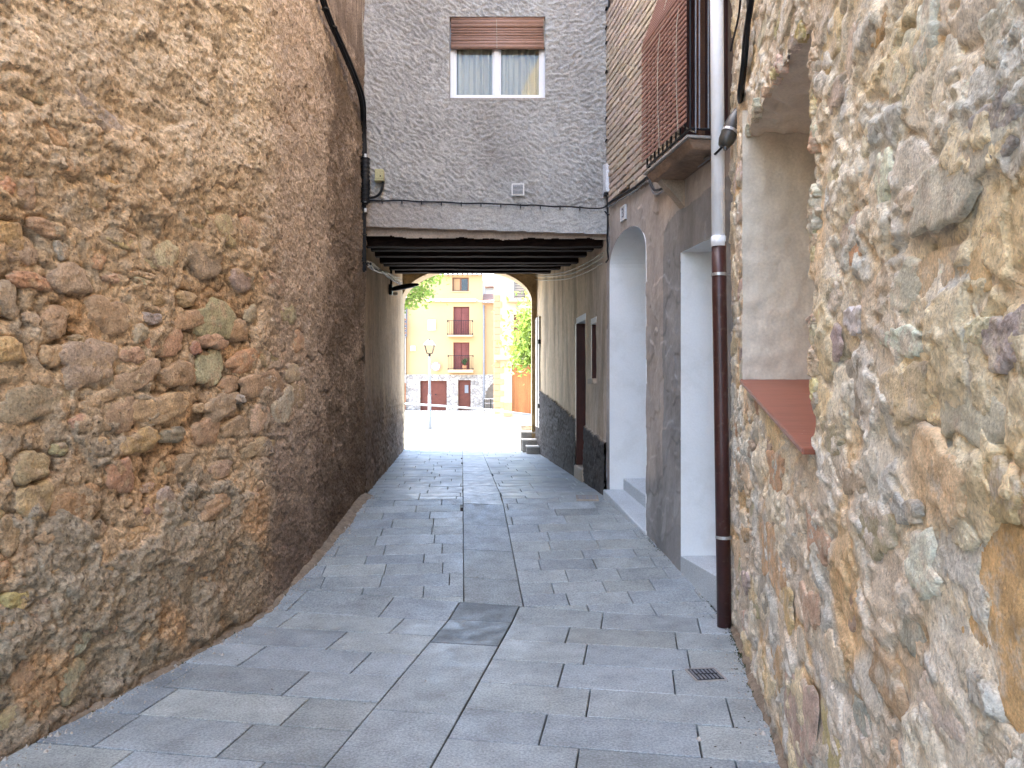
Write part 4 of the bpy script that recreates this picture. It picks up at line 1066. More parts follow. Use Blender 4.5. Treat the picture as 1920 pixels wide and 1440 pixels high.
# pale cement fillet along the left wall foot, with grit
def fillet(path, side, u0, u1, w, name, c_m, seed):
    vs_ = []; fs = []; n = int((u1-u0)/.03)
    for i in range(n+1):
        u = u0 + (u1-u0)*i/n
        w_ = w*(1 + .5*float(gn(np.array(u*2.), np.array(0.), seed)) + .3*float(gn(np.array(u*11.), np.array(0.), seed+1)))
        for j, (o_, z_) in enumerate(((-.05, .045), (w_*.3, .022), (w_*.7, .008), (w_, -.004))):
            p = at(path, u, 0, o_, side); vs_.append((p.x, p.y, zf(p.y) + z_ + (.006*float(gn(np.array(u*17.), np.array(j*2.), seed+2)) if j < 3 else 0)))
    for i in range(n):
        for j in range(3): k = i*4+j; fs.append((k, k+1, k+5, k+4) if side > 0 else (k, k+4, k+5, k+1))
    o = mesh_obj(name, vs_, fs, c_m, None, True); o['kind'] = 'stuff'; o['label'] = 'sandy dirt gathered along the foot of the %s wall' % ('left' if side > 0 else 'right'); return o
fillet(LP, 1, 3.5, LP.len, .065, 'dirt', M['kerb_dirt'], 5)
fillet(RP, -1, 3.5, RP.len, .035, 'dirt', M['kerb_dirt'], 9)
gm = MB()
for i in range(900):
    if i < 700: p = at(LP, rnd.uniform(6.5, LP.len), 0, abs(rnd.gauss(0, .09)) + .03, 1)
    elif i < 830: p = at(RP, rnd.uniform(6, RP.len), 0, abs(rnd.gauss(0, .05)) + .02, -1)
    else: p = Vector((rnd.uniform(-1.2, 1.1), rnd.uniform(2.5, 8), 0))
    s = rnd.uniform(.002, .006) * (1 if rnd.random() < .94 else 2.4); z = zf(p.y) + (.004 if i < 830 else .0)
    gm.add([(p.x-s, p.y-s*.7, z-.004), (p.x+s, p.y-s, z-.004), (p.x+s*.8, p.y+s, z-.004), (p.x-s, p.y+s*.9, z-.004), (p.x+s*.1, p.y, z+s*1.1)], [(0,1,4),(1,2,4),(2,3,4),(3,0,4)])
o = gm.build('grit', M['grit']); tag(o, 'small pale stone chips and grit scattered by the wall foot', None, kind='stuff')

lb_ = MB()
for i in range(70):
    Y = rnd.uniform(2.6, 8.5); X = rnd.uniform(xl(Y)+.1, xr(Y)-.08) if rnd.random() < .5 else xr(Y) - abs(rnd.gauss(0, .12)) - .05
    s = rnd.uniform(.004, .011); z = zf(Y) + .003; a = rnd.uniform(0, 6.28); c_a, s_a = math.cos(a)*s, math.sin(a)*s
    lb_.add([(X-c_a, Y-s_a, z), (X+s_a*.5, Y-c_a*.5, z+.001), (X+c_a, Y+s_a, z+.002), (X-s_a*.5, Y+c_a*.5, z+.001), (X, Y, z+s*.4)], [(0,1,4),(1,2,4),(2,3,4),(3,0,4)])
o = lb_.build('litter', M['litter']); tag(o, 'scattered dry leaf crumbs and dark specks on the paving', None, kind='stuff')
mm = MB()
for i in range(520):
    q = rnd.random()
    if q < .45: p = at(RP, RP.len - abs(rnd.gauss(0, .8)), 0, .02 + abs(rnd.gauss(0, .018)), -1)
    elif q < .75: p = bp(rnd.choice([BY(5.5), BY(7.0), BY(8.2)]) + rnd.gauss(0, .18), 0, .012 + abs(rnd.gauss(0, .012)))
    else: p = at(LP, rnd.gauss(9.2, .9) if rnd.random() < .7 else rnd.uniform(7, LP.len), 0, .03 + abs(rnd.gauss(0, .02)), 1)
    z = zf(p.y); s = rnd.uniform(.004, .011)
    for k in range(3):
        a = rnd.uniform(0, 6.28); d = Vector((math.cos(a)*s, math.sin(a)*s, s*rnd.uniform(.6, 1.4))); e = Vector((-math.sin(a), math.cos(a), 0))*s*.4; b_ = Vector((p.x, p.y, z))
        mm.add([b_-e, b_+e, b_+d], [(0,1,2)])
o = mm.build('moss', M['moss']); tag(o, 'tiny dark green moss and weeds in the wall foot joints', None, kind='stuff')
# drain covers ------------------------------------------------------
def cover(x0, y0, x1, y1, Yc, name, label, m, rz, rows, ring):
    z = zf(Yc); c = P((x0+x1)/2, (y0+y1)/2, Yc); w = (x1-x0)/F*Yc; 
    Yn = F*(EYE-z)/(y1-HY); Yf = F*(EYE-z)/(y0-HY)
    if Yc > 5.5:
        def solve(y):
            lo, hi = 5.5, 12
            for _ in range(40):
                mid_ = (lo+hi)/2
                if HY + F*(EYE-zf(mid_))/mid_ > y: lo = mid_
                else: hi = mid_
            return lo
        Yn, Yf = solve(y1), solve(y0)
    Ym = (Yn+Yf)/2; d = abs(Yf-Yn); X = ((x0+x1)/2-CX)/F*Ym; z = zf(Ym)
    t = thing(name, label, 'drain cover', (X, Ym, z), rz)
    sl = math.atan2(zf(Ym+.1)-zf(Ym-.1), .2); t.rotation_euler = (sl, 0, rz)
    def b(n, x_0, y_0, x_1, y_1, z0, z1, mm):
        bb = MB().box((x_0, y_0, z0), (x_1, y_1, z1))
        o = mesh_obj(n, bb.v, bb.f, mm); o.parent = t; return o
    b('lid', -w/2, -d/2, w/2, d/2, -.02, .003, m)
    fw = .012
    for q in ((-w/2-fw, -d/2-fw, w/2+fw, -d/2), (-w/2-fw, d/2, w/2+fw, d/2+fw), (-w/2-fw, -d/2, -w/2, d/2), (w/2, -d/2, w/2+fw, d/2)): b('rim', *q, -.02, .0045, ring)
    for i in range(rows):
        xx = -w/2 + w*(i+.5)/rows
        b('rib', xx-w/rows*.18, -d/2*.8, xx+w/rows*.18, d/2*.8, .003, .007, M['greymetal'])
    b('rib', -w/2*.85, -d*.03, w/2*.85, d*.03, .006, .008, m)
cover(1297, 1255, 1350, 1276, 4.3, 'drain_cover', 'small black cast iron cover set in the paving near the right stone wall', M['cast_iron'], .12, 7, M['kerb'])
cover(1080, 929, 1122, 938.5, 7.4, 'drain_cover', 'worn grey-brown metal cover in the paving by the granite entry step', M['kerb'], -.07, 3, M['core'])

# =================================================================== DOWNPIPE
dp = thing('downpipe', 'round downpipe, pale above and dark brown below, between stone cottage and plastered house', 'downpipe', (1.43, 5.24, 0))
PX = 1.425; PY = 5.24
MB().tube([(PX-.035, PY, 6.8), (PX-.03, PY, 4.2), (PX-.018, PY, 2.60)], .045, 20).build('upper_pipe', M['pipe_white'], dp, True)
MB().tube([(PX-.016, PY, 2.62), (PX-.012, PY, 2.2), (PX+.004, PY, 1.2), (PX+.022, PY, .0)], .0485, 20).build('lower_pipe', M['pipe_brown'], dp, True)
for y, dx in ((515, -.014), (1007, .016), (-130, -.03)):
    z = P(0, y, PY).z
    MB().tube([(PX+dx, PY, z-.010), (PX+dx, PY, z+.010)], .054, 20).tube([(PX+dx, PY, z), (1.56, PY+.04, z)], .006, 6).build('bracket', M['galv'], dp)
MB().tube([(PX-.018, PY, 2.59), (PX-.018, PY, 2.66)], .050, 20).build('collar', M['pipe_white'], dp, True)

# =================================================================== CABLES
def cable(name, pts, r, m, label, n=6, sm=2, group=None, jit=0):
    p = smooth_pts(pts, sm)
    if jit: p = [q + Vector((rnd.uniform(-jit, jit), rnd.uniform(-jit, jit), rnd.uniform(-jit, jit))) for q in p]
    o = MB().tube(p, r, n).build(name, m, None, True); tag(o, label, 'cable', group); return o
def lw(x, y, off): u, z = LP.uv(x, y); return at(LP, u, z, off, 1)
def rw(x, y, off): u, z = RP.uv(x, y); return at(RP, u, z, off, -1)
def bw(x, y, off): u, z = BP.uv(x, y); return at(BP, u, z, off, -1)
def fw_(x, y, off=.03): return P(x, y, 8.5 - off)
c1 = thing('cable_bundle', 'thick black cable bundle sweeping down the corner of the left stone house', 'cable', tuple(lw(640, 110, .05)))
base = [lw(588, -25, .05), lw(605, 30, .05), lw(632, 90, .05), lw(655, 145, .055), lw(669, 185, .06), P(681, 225, 8.36), P(683, 300, 8.36), P(682, 400, 8.36), P(681, 508, 8.38)]
for k in range(4):
    an = k*1.57; q = [p + Vector((.016*math.cos(an), .01, .016*math.sin(an)))*(1 if i < 5 else .9) + Vector((rnd.uniform(-.005, .005),)*3) for i, p in enumerate(base)]
    MB().tube(smooth_pts(q, 2), .0145, 7).build('strand', M['black'], c1, True)
for k in range(9):
    x, y = [(600,18),(615,52),(630,86),(645,120),(659,155),(682,240),(683,400),(682,440),(681,490)][k]
    p = lw(x, y, .05) if k < 5 else P(x, y, 8.38)
    MB().tube([p + Vector((0, 0, .006)), p - Vector((0, 0, .006))], .036, 8).build('tie', M['blackmetal'], c1)
sp = thing('splice_box', 'black ribbed cable splice box on the corner left of the beige junction box', 'junction box', tuple(P(679, 335, 8.36)))
z0, z1 = P(0, 380, 8.36).z, P(0, 300, 8.36).z; xc = P(685, 0, 8.33).x
MB().tube([(xc, 8.33, z0-.03), (xc, 8.33, z0), (xc, 8.33, z1), (xc, 8.33, z1+.03)], [.022, .045, .045, .022], 12).build('body', M['black'], sp, True)
for k in range(11):
    z = z0 + (z1-z0)*k/10; MB().tube([(xc, 8.33, z-.007), (xc, 8.33, z+.007)], .051, 12).build('rib', M['blackmetal'], sp)
for nm, yy in (('tape', 292), ('tape', 368+8), ('tape', 394)):
    MB().tube([P(685, yy, 8.30)+Vector((0,0,.02)), P(685, yy, 8.30)-Vector((0,0,.02))], .014, 6).build(nm, M['white_plastic'], sp)
cable('thin_cable', [P(679, -20, 8.42), P(680, 70, 8.42), P(682, 85, 8.42), P(677, 97, 8.44), P(676, 200, 8.42)], .005, M['whitecable'], 'thin white cable looping beside the black bundle at the facade edge')
# beige junction box with tail
jb = thing('junction_box', 'small beige junction box with a black tail on the grey facade', 'junction box', tuple(P(712, 330, 8.45)))
a, b = P(704, 341, 8.45), P(720, 319, 8.45)
MB().box((a.x, 8.40, a.z+.02), (b.x, 8.49, b.z)).build('body', M['beige_box'], jb, bevel=.006)
MB().box((a.x-.004, 8.395, a.z), (b.x+.006, 8.49, a.z+.018)).build('lip', M['beige_box'], jb, bevel=.003)
MB().tube([P(713, 330, 8.402), P(713, 330, 8.39)], .008, 8).build('screw', M['black'], jb)
MB().tube(smooth_pts([P(718, 341, 8.43), P(717, 352, 8.43), P(712, 364, 8.43), P(703, 370, 8.45), P(690, 371, 8.45), P(680, 376, 8.42)]), .015, 7).build('tail', M['black'], jb, True)
# long horizontal cable on facade
hc = thing('facade_cable', 'thin black cable clipped across the grey facade above the beams', 'cable', tuple(fw_(900, 384)))
pts = [fw_(680+i*20, 374.5 + (390-374.5)*(i/22.)**1.1 + rnd.uniform(-1.2, 1.2), .042) for i in range(23)] + [fw_(1134, 389, .042), fw_(1139, 383, .05)]
MB().tube(smooth_pts(pts, 1), .0085, 6).build('strand', M['black'], hc, True)
for i in range(1, 12):
    p = fw_(680+i*37, 375 + i*1.3, .03); MB().box((p.x-.005, 8.44, p.z-.03), (p.x+.005, 8.49, p.z+.01)).build('clip', M['blackmetal'], hc)
# vent
vt = thing('vent_grille', 'small square white vent grille on the grey facade', 'vent', tuple(P(970, 356, 8.46)))
a, b = P(959, 367, 8.46), P(983, 344, 8.46)
MB().box((a.x, 8.455, a.z), (b.x, 8.50, b.z)).build('plate', M['white_plastic'], vt, bevel=.003)
for k in range(7):
    z = a.z + .022 + k*(b.z-a.z-.036)/7; MB().box((a.x+.018, 8.447, z), (b.x-.018, 8.4545, z+.006)).build('louvre', M['grey_box'], vt)
MB().box((a.x+.016, 8.4535, a.z+.016), (b.x-.016, 8.4548, b.z-.016)).build('painted_shadow', M['blackmetal'], vt)  # black plate painted as the shade between the louvres
# right vertical cable, grey box, drop
vc = thing('vertical_cable', 'black cable running up the right edge of the grey facade', 'cable', tuple(P(1140, 200, 8.44)))
pts = [P(1141.5+rnd.uniform(-.8, .8), y, 8.43) for y in range(-20, 311, 22)]
MB().tube(pts, .0095, 6).build('strand', M['black'], vc, True)
for y in (14, 50, 78, 133, 220, 262): 
    p = P(1139, y, 8.43); MB().box((p.x-.02, 8.42, p.z-.006), (p.x+.006, 8.49, p.z+.006)).build('clip', M['blackmetal'], vc)
gb = thing('cable_box', 'tall pale grey cable box on the corner under the vertical black cable', 'junction box', tuple(P(1141, 335, 8.4)))
a, b = P(1132, 360, 8.38), P(1149, 305, 8.38)
MB().add([(a.x, 8.46, a.z), (b.x, 8.46, a.z), (b.x, 8.46, b.z), (a.x, 8.46, b.z), (a.x+.022, 8.36, a.z), (b.x-.022, 8.36, a.z), (b.x-.03, 8.40, b.z), (a.x+.03, 8.40, b.z)],
         [(0,1,2,3),(4,7,6,5),(0,4,5,1),(1,5,6,2),(2,6,7,3),(3,7,4,0)]).build('cover', M['grey_box'], gb, bevel=.004)
MB().box((a.x+.005, 8.39, a.z-.03), (b.x-.008, 8.46, a.z)).build('gland', M['black'], gb)
dc = thing('drop_cable', 'pair of black cables dropping from the cable box past the first beam', 'cable', tuple(P(1141, 430, 8.42)))
for dx in (0, 4):
    MB().tube([P(1139+dx+rnd.uniform(-1, 1), y, 8.42) for y in range(362, 480, 12)] + ([P(1141, 486, 8.44), P(1136, 492, 8.5)] if dx == 0 else []), .010, 6).build('strand', M['black'] if dx == 0 else M['greymetal'], dc, True)
MB().tube(smooth_pts([P(1134, 396, 8.43), P(1141, 404, 8.40), P(1148, 398, 8.40), P(1152, 392, 8.42)]), .008, 6).build('loop', M['black'], dc, True)
# passage wall cables (right, three in a swag) and left tangle
def prw(x, y, off): u, z = PR.uv(x, y); return at(PR, u, z, off, -1)
def plw(x, y, off): u, z = PL.uv(x, y); return at(PL, u, z, off, 1)
for k, (ya, yb, yc) in enumerate([(473, 505, 514), (481, 512, 518), (492, 520, 525)]):
    cable('swag_cable', [prw(1136, ya, .03), prw(1115, ya+14, .03), prw(1090, yb-4, .03), prw(1070, yb+3, .03), prw(1045, yc, .03), prw(1022, yc+1, .03), prw(1003, yc-1, .03)], .0075, M['whitecable'],
          'pale cable swagging along the right passage wall, ' + ['top', 'middle', 'lowest'][k] + ' of the three', group='pale cables on the right passage wall')
tg = thing('cable_tangle', 'tangle of pale and dark cables along the left passage wall up to the dark lamp', 'cable', tuple(plw(710, 505, .05)))
for k in range(9):
    pts = []
    for i in range(8):
        t = i/7; x = 681 + (748-681)*t; y = 494 + (531-494)*t + rnd.uniform(-5, 6) + (k-4)*1.1
        pts.append(plw(x, y, .05 + rnd.uniform(-.015, .03)))
    MB().tube(smooth_pts(pts, 2), .0085 if k < 7 else .014, 6).build('strand', M['whitecable'] if k < 6 else M['black'], tg, True)
# lamp in passage
lp = thing('passage_lamp', 'dark cobra-head street lamp fixed to the left passage wall before the arch', 'lamp', tuple(plw(735, 540, .05)))
p0 = plw(729, 541, 0); hx = p0 + Vector((.06, -.05, -.02))
prof = [(0, .03, .035), (.06, .045, .045), (.14, .06, .05), (.24, .065, .05), (.34, .055, .042), (.42, .03, .025), (.45, .008, .008)]
vs_ = []; fs = []
for (x, w, h) in prof:
    for k in range(12):
        a = 2*math.pi*k/12; vs_.append(hx + Vector((x*.95, -x*.25 + w*math.cos(a), x*.13 + h*math.sin(a)*(1 if math.sin(a) > 0 else .7))))
for i in range(len(prof)-1):
    for k in range(12): a = i*12+k; b = i*12+(k+1) % 12; fs.append((a, b, b+12, a+12))
fs += [tuple(range(12))[::-1], tuple(range(12*(len(prof)-1), 12*len(prof)))]
mesh_obj('head', vs_, fs, M['lamp_black'], lp, True)
MB().obox(p0 + Vector((-.03, -.07, -.10)), (.09, 0, 0), (0, .12, 0), (0, 0, .16)).build('bracket', M['lamp_black'], lp, bevel=.01)
MB().tube([hx + Vector((.03, -.03, -.07)), hx + Vector((.09, -.05, -.075))], [.03, .02], 8).build('photocell', M['lens'], lp)
MB().tube([p0 + Vector((.02, .1, .32)), p0 + Vector((.02, .1, .05)), p0], .02, 6).build('conduit', M['lamp_black'], lp)
# cable along the brick / plaster border, with clips
for k, (dy, r, m_, lb) in enumerate([(0, .012, M['black'], 'black cable following the bottom of the thin bricks'), (7, .008, M['greymetal'], 'grey cable running just below the black one under the thin bricks')]):
    pts = [bw(1146, 381+dy, .03), bw(1158, 374+dy, .025), bw(1170, 366+dy, .03), bw(1183, 359+dy, .025), bw(1198, 350+dy, .03), bw(1212, 337+dy, .025), bw(1222, 330+dy, .03), bw(1227, 345+dy, .03), bw(1231, 357+dy, .03), bw(1242, 357+dy, .03),
           bw(1252, 350+dy*.8, .03), bw(1275, 334+dy*.8, .03), bw(1300, 317+dy*.8, .03), bw(1322, 303+dy*.8, .035), bw(1341, 291+dy*.8, .04)]
    cable('border_cable', pts, r, m_, lb, jit=.003, group='cables along the foot of the bricks')
cable('white_cord', [bw(1310, -20, .25), bw(1304, 60, .25), bw(1302, 150, .25), bw(1305, 205, .25), bw(1322, 236, .2), bw(1338, 250, .15)], .006, M['whitecable'], 'white cord hanging in front of the dark balcony window')
# capsule and cables on right corner
cp = thing('splice_capsule', 'olive-black cylindrical cable splice strapped across the pale downpipe', 'junction box', tuple(P(1370, 245, 5.1)))
A0, B0 = P(1393, 196, 5.12), P(1356, 276, 5.08); dd = B0 - A0
MB().tube([A0 + dd*t for t in (0, .12, .3, .55, .62, .85, .97, 1.)], [.014, .036, .052, .060, .056, .052, .038, .02], 14).build('body', M['capsule'], cp, True)
MB().tube([A0 + dd*.63, A0 + dd*.69], .060, 14).build('strap', M['galv'], cp)
q_ = B0 + Vector((.012, -.01, -.012)); MB().tube([q_ + Vector((0, 0, .04)), q_ - Vector((0, 0, .01))], .014, 8).build('nub', M['capsule'], cp)
MB().tube(smooth_pts([B0 + Vector((0, 0, .01)), P(1350, 280, 5.12), P(1342, 288, 5.18), P(1336, 292, 5.3), bw(1330, 299, .05)]), .009, 6).build('lead', M['black'], cp, True)
pts = [rw(1424, -30, .03), rw(1417, 25, .035), rw(1410, 70, .035), rw(1409, 110, .04), rw(1404, 150, .04), rw(1400, 185, .045), P(1393, 200, 5.1)]
cable('thick_cable', pts, .017, M['black'], 'thick black cable coming down the stone cottage to the splice capsule', group='black cables above the splice capsule')
cable('thick_cable', [rw(1412, -30, .03), rw(1415, 20, .03), rw(1412, 75, .03), rw(1407, 120, .03), rw(1402, 172, .03), P(1391, 203, 5.12)], .012, M['black'], 'second black cable just left of the thick one above the splice capsule', group='black cables above the splice capsule')
cable('thin_cable', [rw(1396, -20, .02), rw(1392, 30, .02), rw(1384, 60, .02), rw(1379, 80, .02), rw(1376, 95, .02)], .007, M['black'], 'short thin black cable hanging between pale downpipe and stone cottage corner')
# house number tile
ht = thing('number_tile', 'small white framed house number tile above the arched doorway', 'sign', tuple(bw(1170.5, 400, .02)))
uc, zc = BP.uv(1170.5, 400)
hw, hh = .085, .075
def bbox(name, u0, u1, z0, z1, o0, o1, m, parent, bevel=0):
    vs_ = [bp(u0,z0,o0), bp(u1,z0,o0), bp(u1,z0,o1), bp(u0,z0,o1), bp(u0,z1,o0), bp(u1,z1,o0), bp(u1,z1,o1), bp(u0,z1,o1)]
    return MB().add(vs_, [(0,3,2,1),(4,5,6,7),(0,1,5,4),(1,2,6,5),(2,3,7,6),(3,0,4,7)]).build(name, m, parent, bevel=bevel)
bbox('tile', uc-hw, uc+hw, zc-hh, zc+hh, 0, .014, M['grey_box'], ht, .003)
for (a, b, c, d) in ((uc-hw, uc+hw, zc+hh-.012, zc+hh), (uc-hw, uc+hw, zc-hh, zc-hh+.012), (uc-hw, uc-hw+.014, zc-hh+.012, zc+hh-.012), (uc+hw-.014, uc+hw, zc-hh+.012, zc+hh-.012)):
    bbox('border', a, b, c, d, .0145, .020, M['white_plastic'], ht)
cu = bpy.data.curves.new('digit', 'FONT'); cu.body = "3"; cu.size = .13; cu.align_x = 'CENTER'; cu.align_y = 'CENTER'; cu.extrude = .001
tmp = bpy.data.objects.new('digit_text', cu); col.objects.link(tmp); bpy.context.view_layer.update()
me = bpy.data.meshes.new_from_object(tmp.evaluated_get(bpy.context.evaluated_depsgraph_get())); bpy.data.objects.remove(tmp)
me.materials.clear(); me.materials.append(M['sign_dark']); o = bpy.data.objects.new('digit', me); col.objects.link(o); o.parent = ht; o.matrix_parent_inverse = wmat(ht).inverted()
mw = Matrix.Translation(bp(uc, zc, .0165)) @ Rb; l, q, s3 = mw.decompose(); o.location = l; o.rotation_euler = q.to_euler(); o.scale = (1.1, 1, 1)

# =================================================================== STEPS AT THE ARCH
st = thing('stone_steps', 'three small worn stone steps up to the pale door beside the arch', 'steps', (.36, 14.6, .45))
for k in range(4):
    y0 = 14.28 + .36*k; z1 = .45 + .125*(k+1) + (.02 if k == 0 else 0); xl_ = [.27, .20, .175, .175][k]
    MB().box((xl_, y0, .40), (.58 - .03*k, 15.85, z1-.03)).build('riser', M['core'] if 0 else M['kerb'], st, bevel=.01)
    MB().box((xl_-.012, y0-.02, z1-.03 + .0005*k), (.58 - .03*k, min(y0+.40, 15.86), z1)).build('tread', M['whiteish'], st, bevel=.01)  # sunlight on the step tops put into the near-white tread colour

# =================================================================== PLAZA
vs_ = []; fs = []; yy = [15.96, 18, 20, 24, 28, 30.5, 33, 38, 44, 50, 58, 70]
for Y in yy: vs_ += [(-70, Y, zf(Y)+.0), (70, Y, zf(Y)+.0)]
for i in range(len(yy)-1): fs.append((2*i, 2*i+1, 2*i+3, 2*i+2))
o = mesh_obj('plaza_pavement', vs_, fs, M['plaza']); tag(o, kind='structure')
# low kerb at railing foot and railing
def gz(Y): return zf(Y)
ra, rb = P(690, 808, 29), P(1015, 835, 26)
ra.z = gz(ra.y); rb.z = gz(rb.y)
kb = MB().add([ra + Vector((0,0,-.05)), rb + Vector((0,0,-.05)), rb + Vector((0,.25,-.05)), ra + Vector((0,.25,-.05)), ra + Vector((0,0,.06)), rb + Vector((0,0,.06)), rb + Vector((0,.25,.06)), ra + Vector((0,.25,.06))],
    [(0,3,2,1),(4,5,6,7),(0,1,5,4),(1,2,6,5),(2,3,7,6),(3,0,4,7)]).build('kerb', M['kerb']); tag(kb, 'low stone kerb under the metal railing', None, kind='structure')
rl = thing('railing', 'pale metal handrail on thin posts across the sunny plaza', 'railing', tuple(ra))
def ralong(x): 
    dx_ = (x-CX)/F; t = (ra.x - dx_*ra.y) / (dx_*(rb.y-ra.y) - (rb.x-ra.x)); return ra.lerp(rb, t)
tops = []
for x, yt in ((700, 752), (757, 757), (838, 762), (922, 769), (1003, 779)):
    p = ralong(x); zt_ = P(0, yt, p.y).z; tops.append(Vector((p.x, p.y+.12, zt_)))
    MB().tube([(p.x, p.y+.12, p.z-.05), (p.x, p.y+.12, zt_)], .03, 8).build('post', M['rail_white'], rl, True)
MB().tube(tops, .038, 8).build('handrail', M['rail_white'], rl, True)
mids = [Vector((t.x, t.y, t.z-.95)) for t in tops]
# street lamp with four-sided lantern
sl = thing('street_lamp', 'pale four-sided lantern street lamp on a slim pole in the plaza', 'street lamp', tuple(P(805.5, 805, 33)))
b = P(805.5, 805, 33); zl = P(0, 663, 33).z; zt2 = P(0, 645, 33).z
MB().tube([(b.x, b.y, b.z-.1), (b.x, b.y, b.z+.5), (b.x, b.y, b.z+.55), (b.x, b.y, b.z+1.5)], [.11, .10, .07, .065], 12).build('base', M['rail_white'], sl, True)
MB().tube([(b.x, b.y, b.z+1.4), (b.x, b.y, zl-.1)], [.06, .035], 10).build('pole', M['rail_white'], sl, True)
MB().tube([(b.x, b.y, zl-.12), (b.x, b.y, zl-.04), (b.x, b.y, zl)], [.05, .06, .03], 8).build('collar', M['lamp_black'], sl)
ln = MB(); w0, w1 = .11, .21; zA, zB = zl, P(0, 647, 33).z
cr = [(-1,-1),(1,-1),(1,1),(-1,1)]
fr = MB()
for (sx, sy) in cr: fr.tube([(b.x+sx*w0, b.y+sy*w0, zA), (b.x+sx*w1, b.y+sy*w1, zB)], .012, 6)
for w, z in ((w0, zA), (w1, zB)):
    for i in range(4): (a1, a2), (b1_, b2) = cr[i], cr[(i+1) % 4]; fr.tube([(b.x+a1*w, b.y+a2*w, z), (b.x+b1_*w, b.y+b2*w, z)], .013, 6)
fr.build('lantern_frame', M['lamp_black'], sl)
for i in range(4):
    (a1, a2), (b1_, b2) = cr[i], cr[(i+1) % 4]
    MB().add([(b.x+a1*w0, b.y+a2*w0, zA), (b.x+b1_*w0, b.y+b2*w0, zA), (b.x+b1_*w1, b.y+b2*w1, zB), (b.x+a1*w1, b.y+a2*w1, zB)], [(0,1,2,3)]).build('pane', M['glass'], sl)
MB().add([(b.x-w1-.03, b.y-w1-.03, zB), (b.x+w1+.03, b.y-w1-.03, zB), (b.x+w1+.03, b.y+w1+.03, zB), (b.x-w1-.03, b.y+w1+.03, zB), (b.x-.08, b.y-.08, zB+.2), (b.x+.08, b.y-.08, zB+.2), (b.x+.08, b.y+.08, zB+.2), (b.x-.08, b.y+.08, zB+.2)],
         [(0,3,2,1),(4,5,6,7),(0,1,5,4),(1,2,6,5),(2,3,7,6),(3,0,4,7)]).build('lantern_cap', M['whiteish'], sl)
MB().tube([(b.x, b.y, zB+.2), (b.x, b.y, zB+.26)], [.05, .03], 8).build('finial', M['lamp_black'], sl)

def fbox(mb, x0, y0, x1, y1, Y, d0, d1):      # facade rectangle given in columns/rows at depth Y; d0 front offset toward viewer, d1 back
    a = P(x0, y1, Y); b = P(x1, y0, Y); return mb.box((a.x, Y-d0, a.z), (b.x, Y-d1, b.z))
def fb(name, x0, y0, x1, y1, Y, d0, d1, m, parent, bevel=0): return fbox(MB(), x0, y0, x1, y1, Y, d0, d1).build(name, m, parent, bevel=bevel)
# yellow house, Y=58
YH = 58.
yh = thing('yellow_house', 'yellow rendered three-storey house with rubble ground floor across the plaza', 'building', (-4.7, YH, .2))
xL, xR, xM = P(762, 0, YH).x, P(926, 0, YH).x, P(905, 0, YH).x; zS = P(0, 702, YH).z; zE = P(0, 515, YH).z; zA2 = P(0, 568, YH).z
# wall built around openings
ops = [(788, 714, 838, 770), (859, 713, 882, 770), (850, 642, 880, 693.5), (850, 575, 880, 629), (848, 520, 879, 546)]
def wall_with_openings(name, x0, x1, z0, z1, Y, rects, m, parent, th=.35, attr=None):
    xs = sorted(set([x0, x1] + [r[0] for r in rects] + [r[2] for r in rects])); zs = sorted(set([z0, z1] + [r[1] for r in rects] + [r[3] for r in rects]))
    xs = [x for x in xs if x0 <= x <= x1]; zs = [z for z in zs if z0 <= z <= z1]
    mb = MB()
    def solid(i, j):
        if i < 0 or j < 0 or i >= len(xs)-1 or j >= len(zs)-1: return False
        cx_, cz_ = (xs[i]+xs[i+1])/2, (zs[j]+zs[j+1])/2
        return not any(r[0] < cx_ < r[2] and r[1] < cz_ < r[3] for r in rects)
    for i in range(len(xs)-1):
        for j in range(len(zs)-1):
            if not solid(i, j): continue
            a, b, c, d = xs[i], xs[i+1], zs[j], zs[j+1]
            mb.add([(a,Y,c),(b,Y,c),(b,Y,d),(a,Y,d)], [(0,1,2,3)]); mb.add([(a,Y+th,c),(b,Y+th,c),(b,Y+th,d),(a,Y+th,d)], [(3,2,1,0)])
            if not solid(i-1, j): mb.add([(a,Y,c),(a,Y,d),(a,Y+th,d),(a,Y+th,c)], [(0,1,2,3)])
            if not solid(i+1, j): mb.add([(b,Y,c),(b,Y,d),(b,Y+th,d),(b,Y+th,c)], [(3,2,1,0)])
            if not solid(i, j-1): mb.add([(a,Y,c),(b,Y,c),(b,Y+th,c),(a,Y+th,c)], [(3,2,1,0)])
            if not solid(i, j+1): mb.add([(a,Y,d),(b,Y,d),(b,Y+th,d),(a,Y+th,d)], [(0,1,2,3)])
    return mb.build(name, m, parent)
def rc(r, Y): a = P(r[0], r[3], Y); b = P(r[2], r[1], Y); return (a.x, a.z, b.x, b.z)
up = [rc(r, YH) for r in ops[2:]]; dn = [rc(r, YH) for r in ops[:2]]
wall_with_openings('wall', xL, xM, zS, zE, YH, up, M['yellow'], yh)
wall_with_openings('annex_wall', xM, xR, zS, zA2, YH, [], M['orange'], yh)
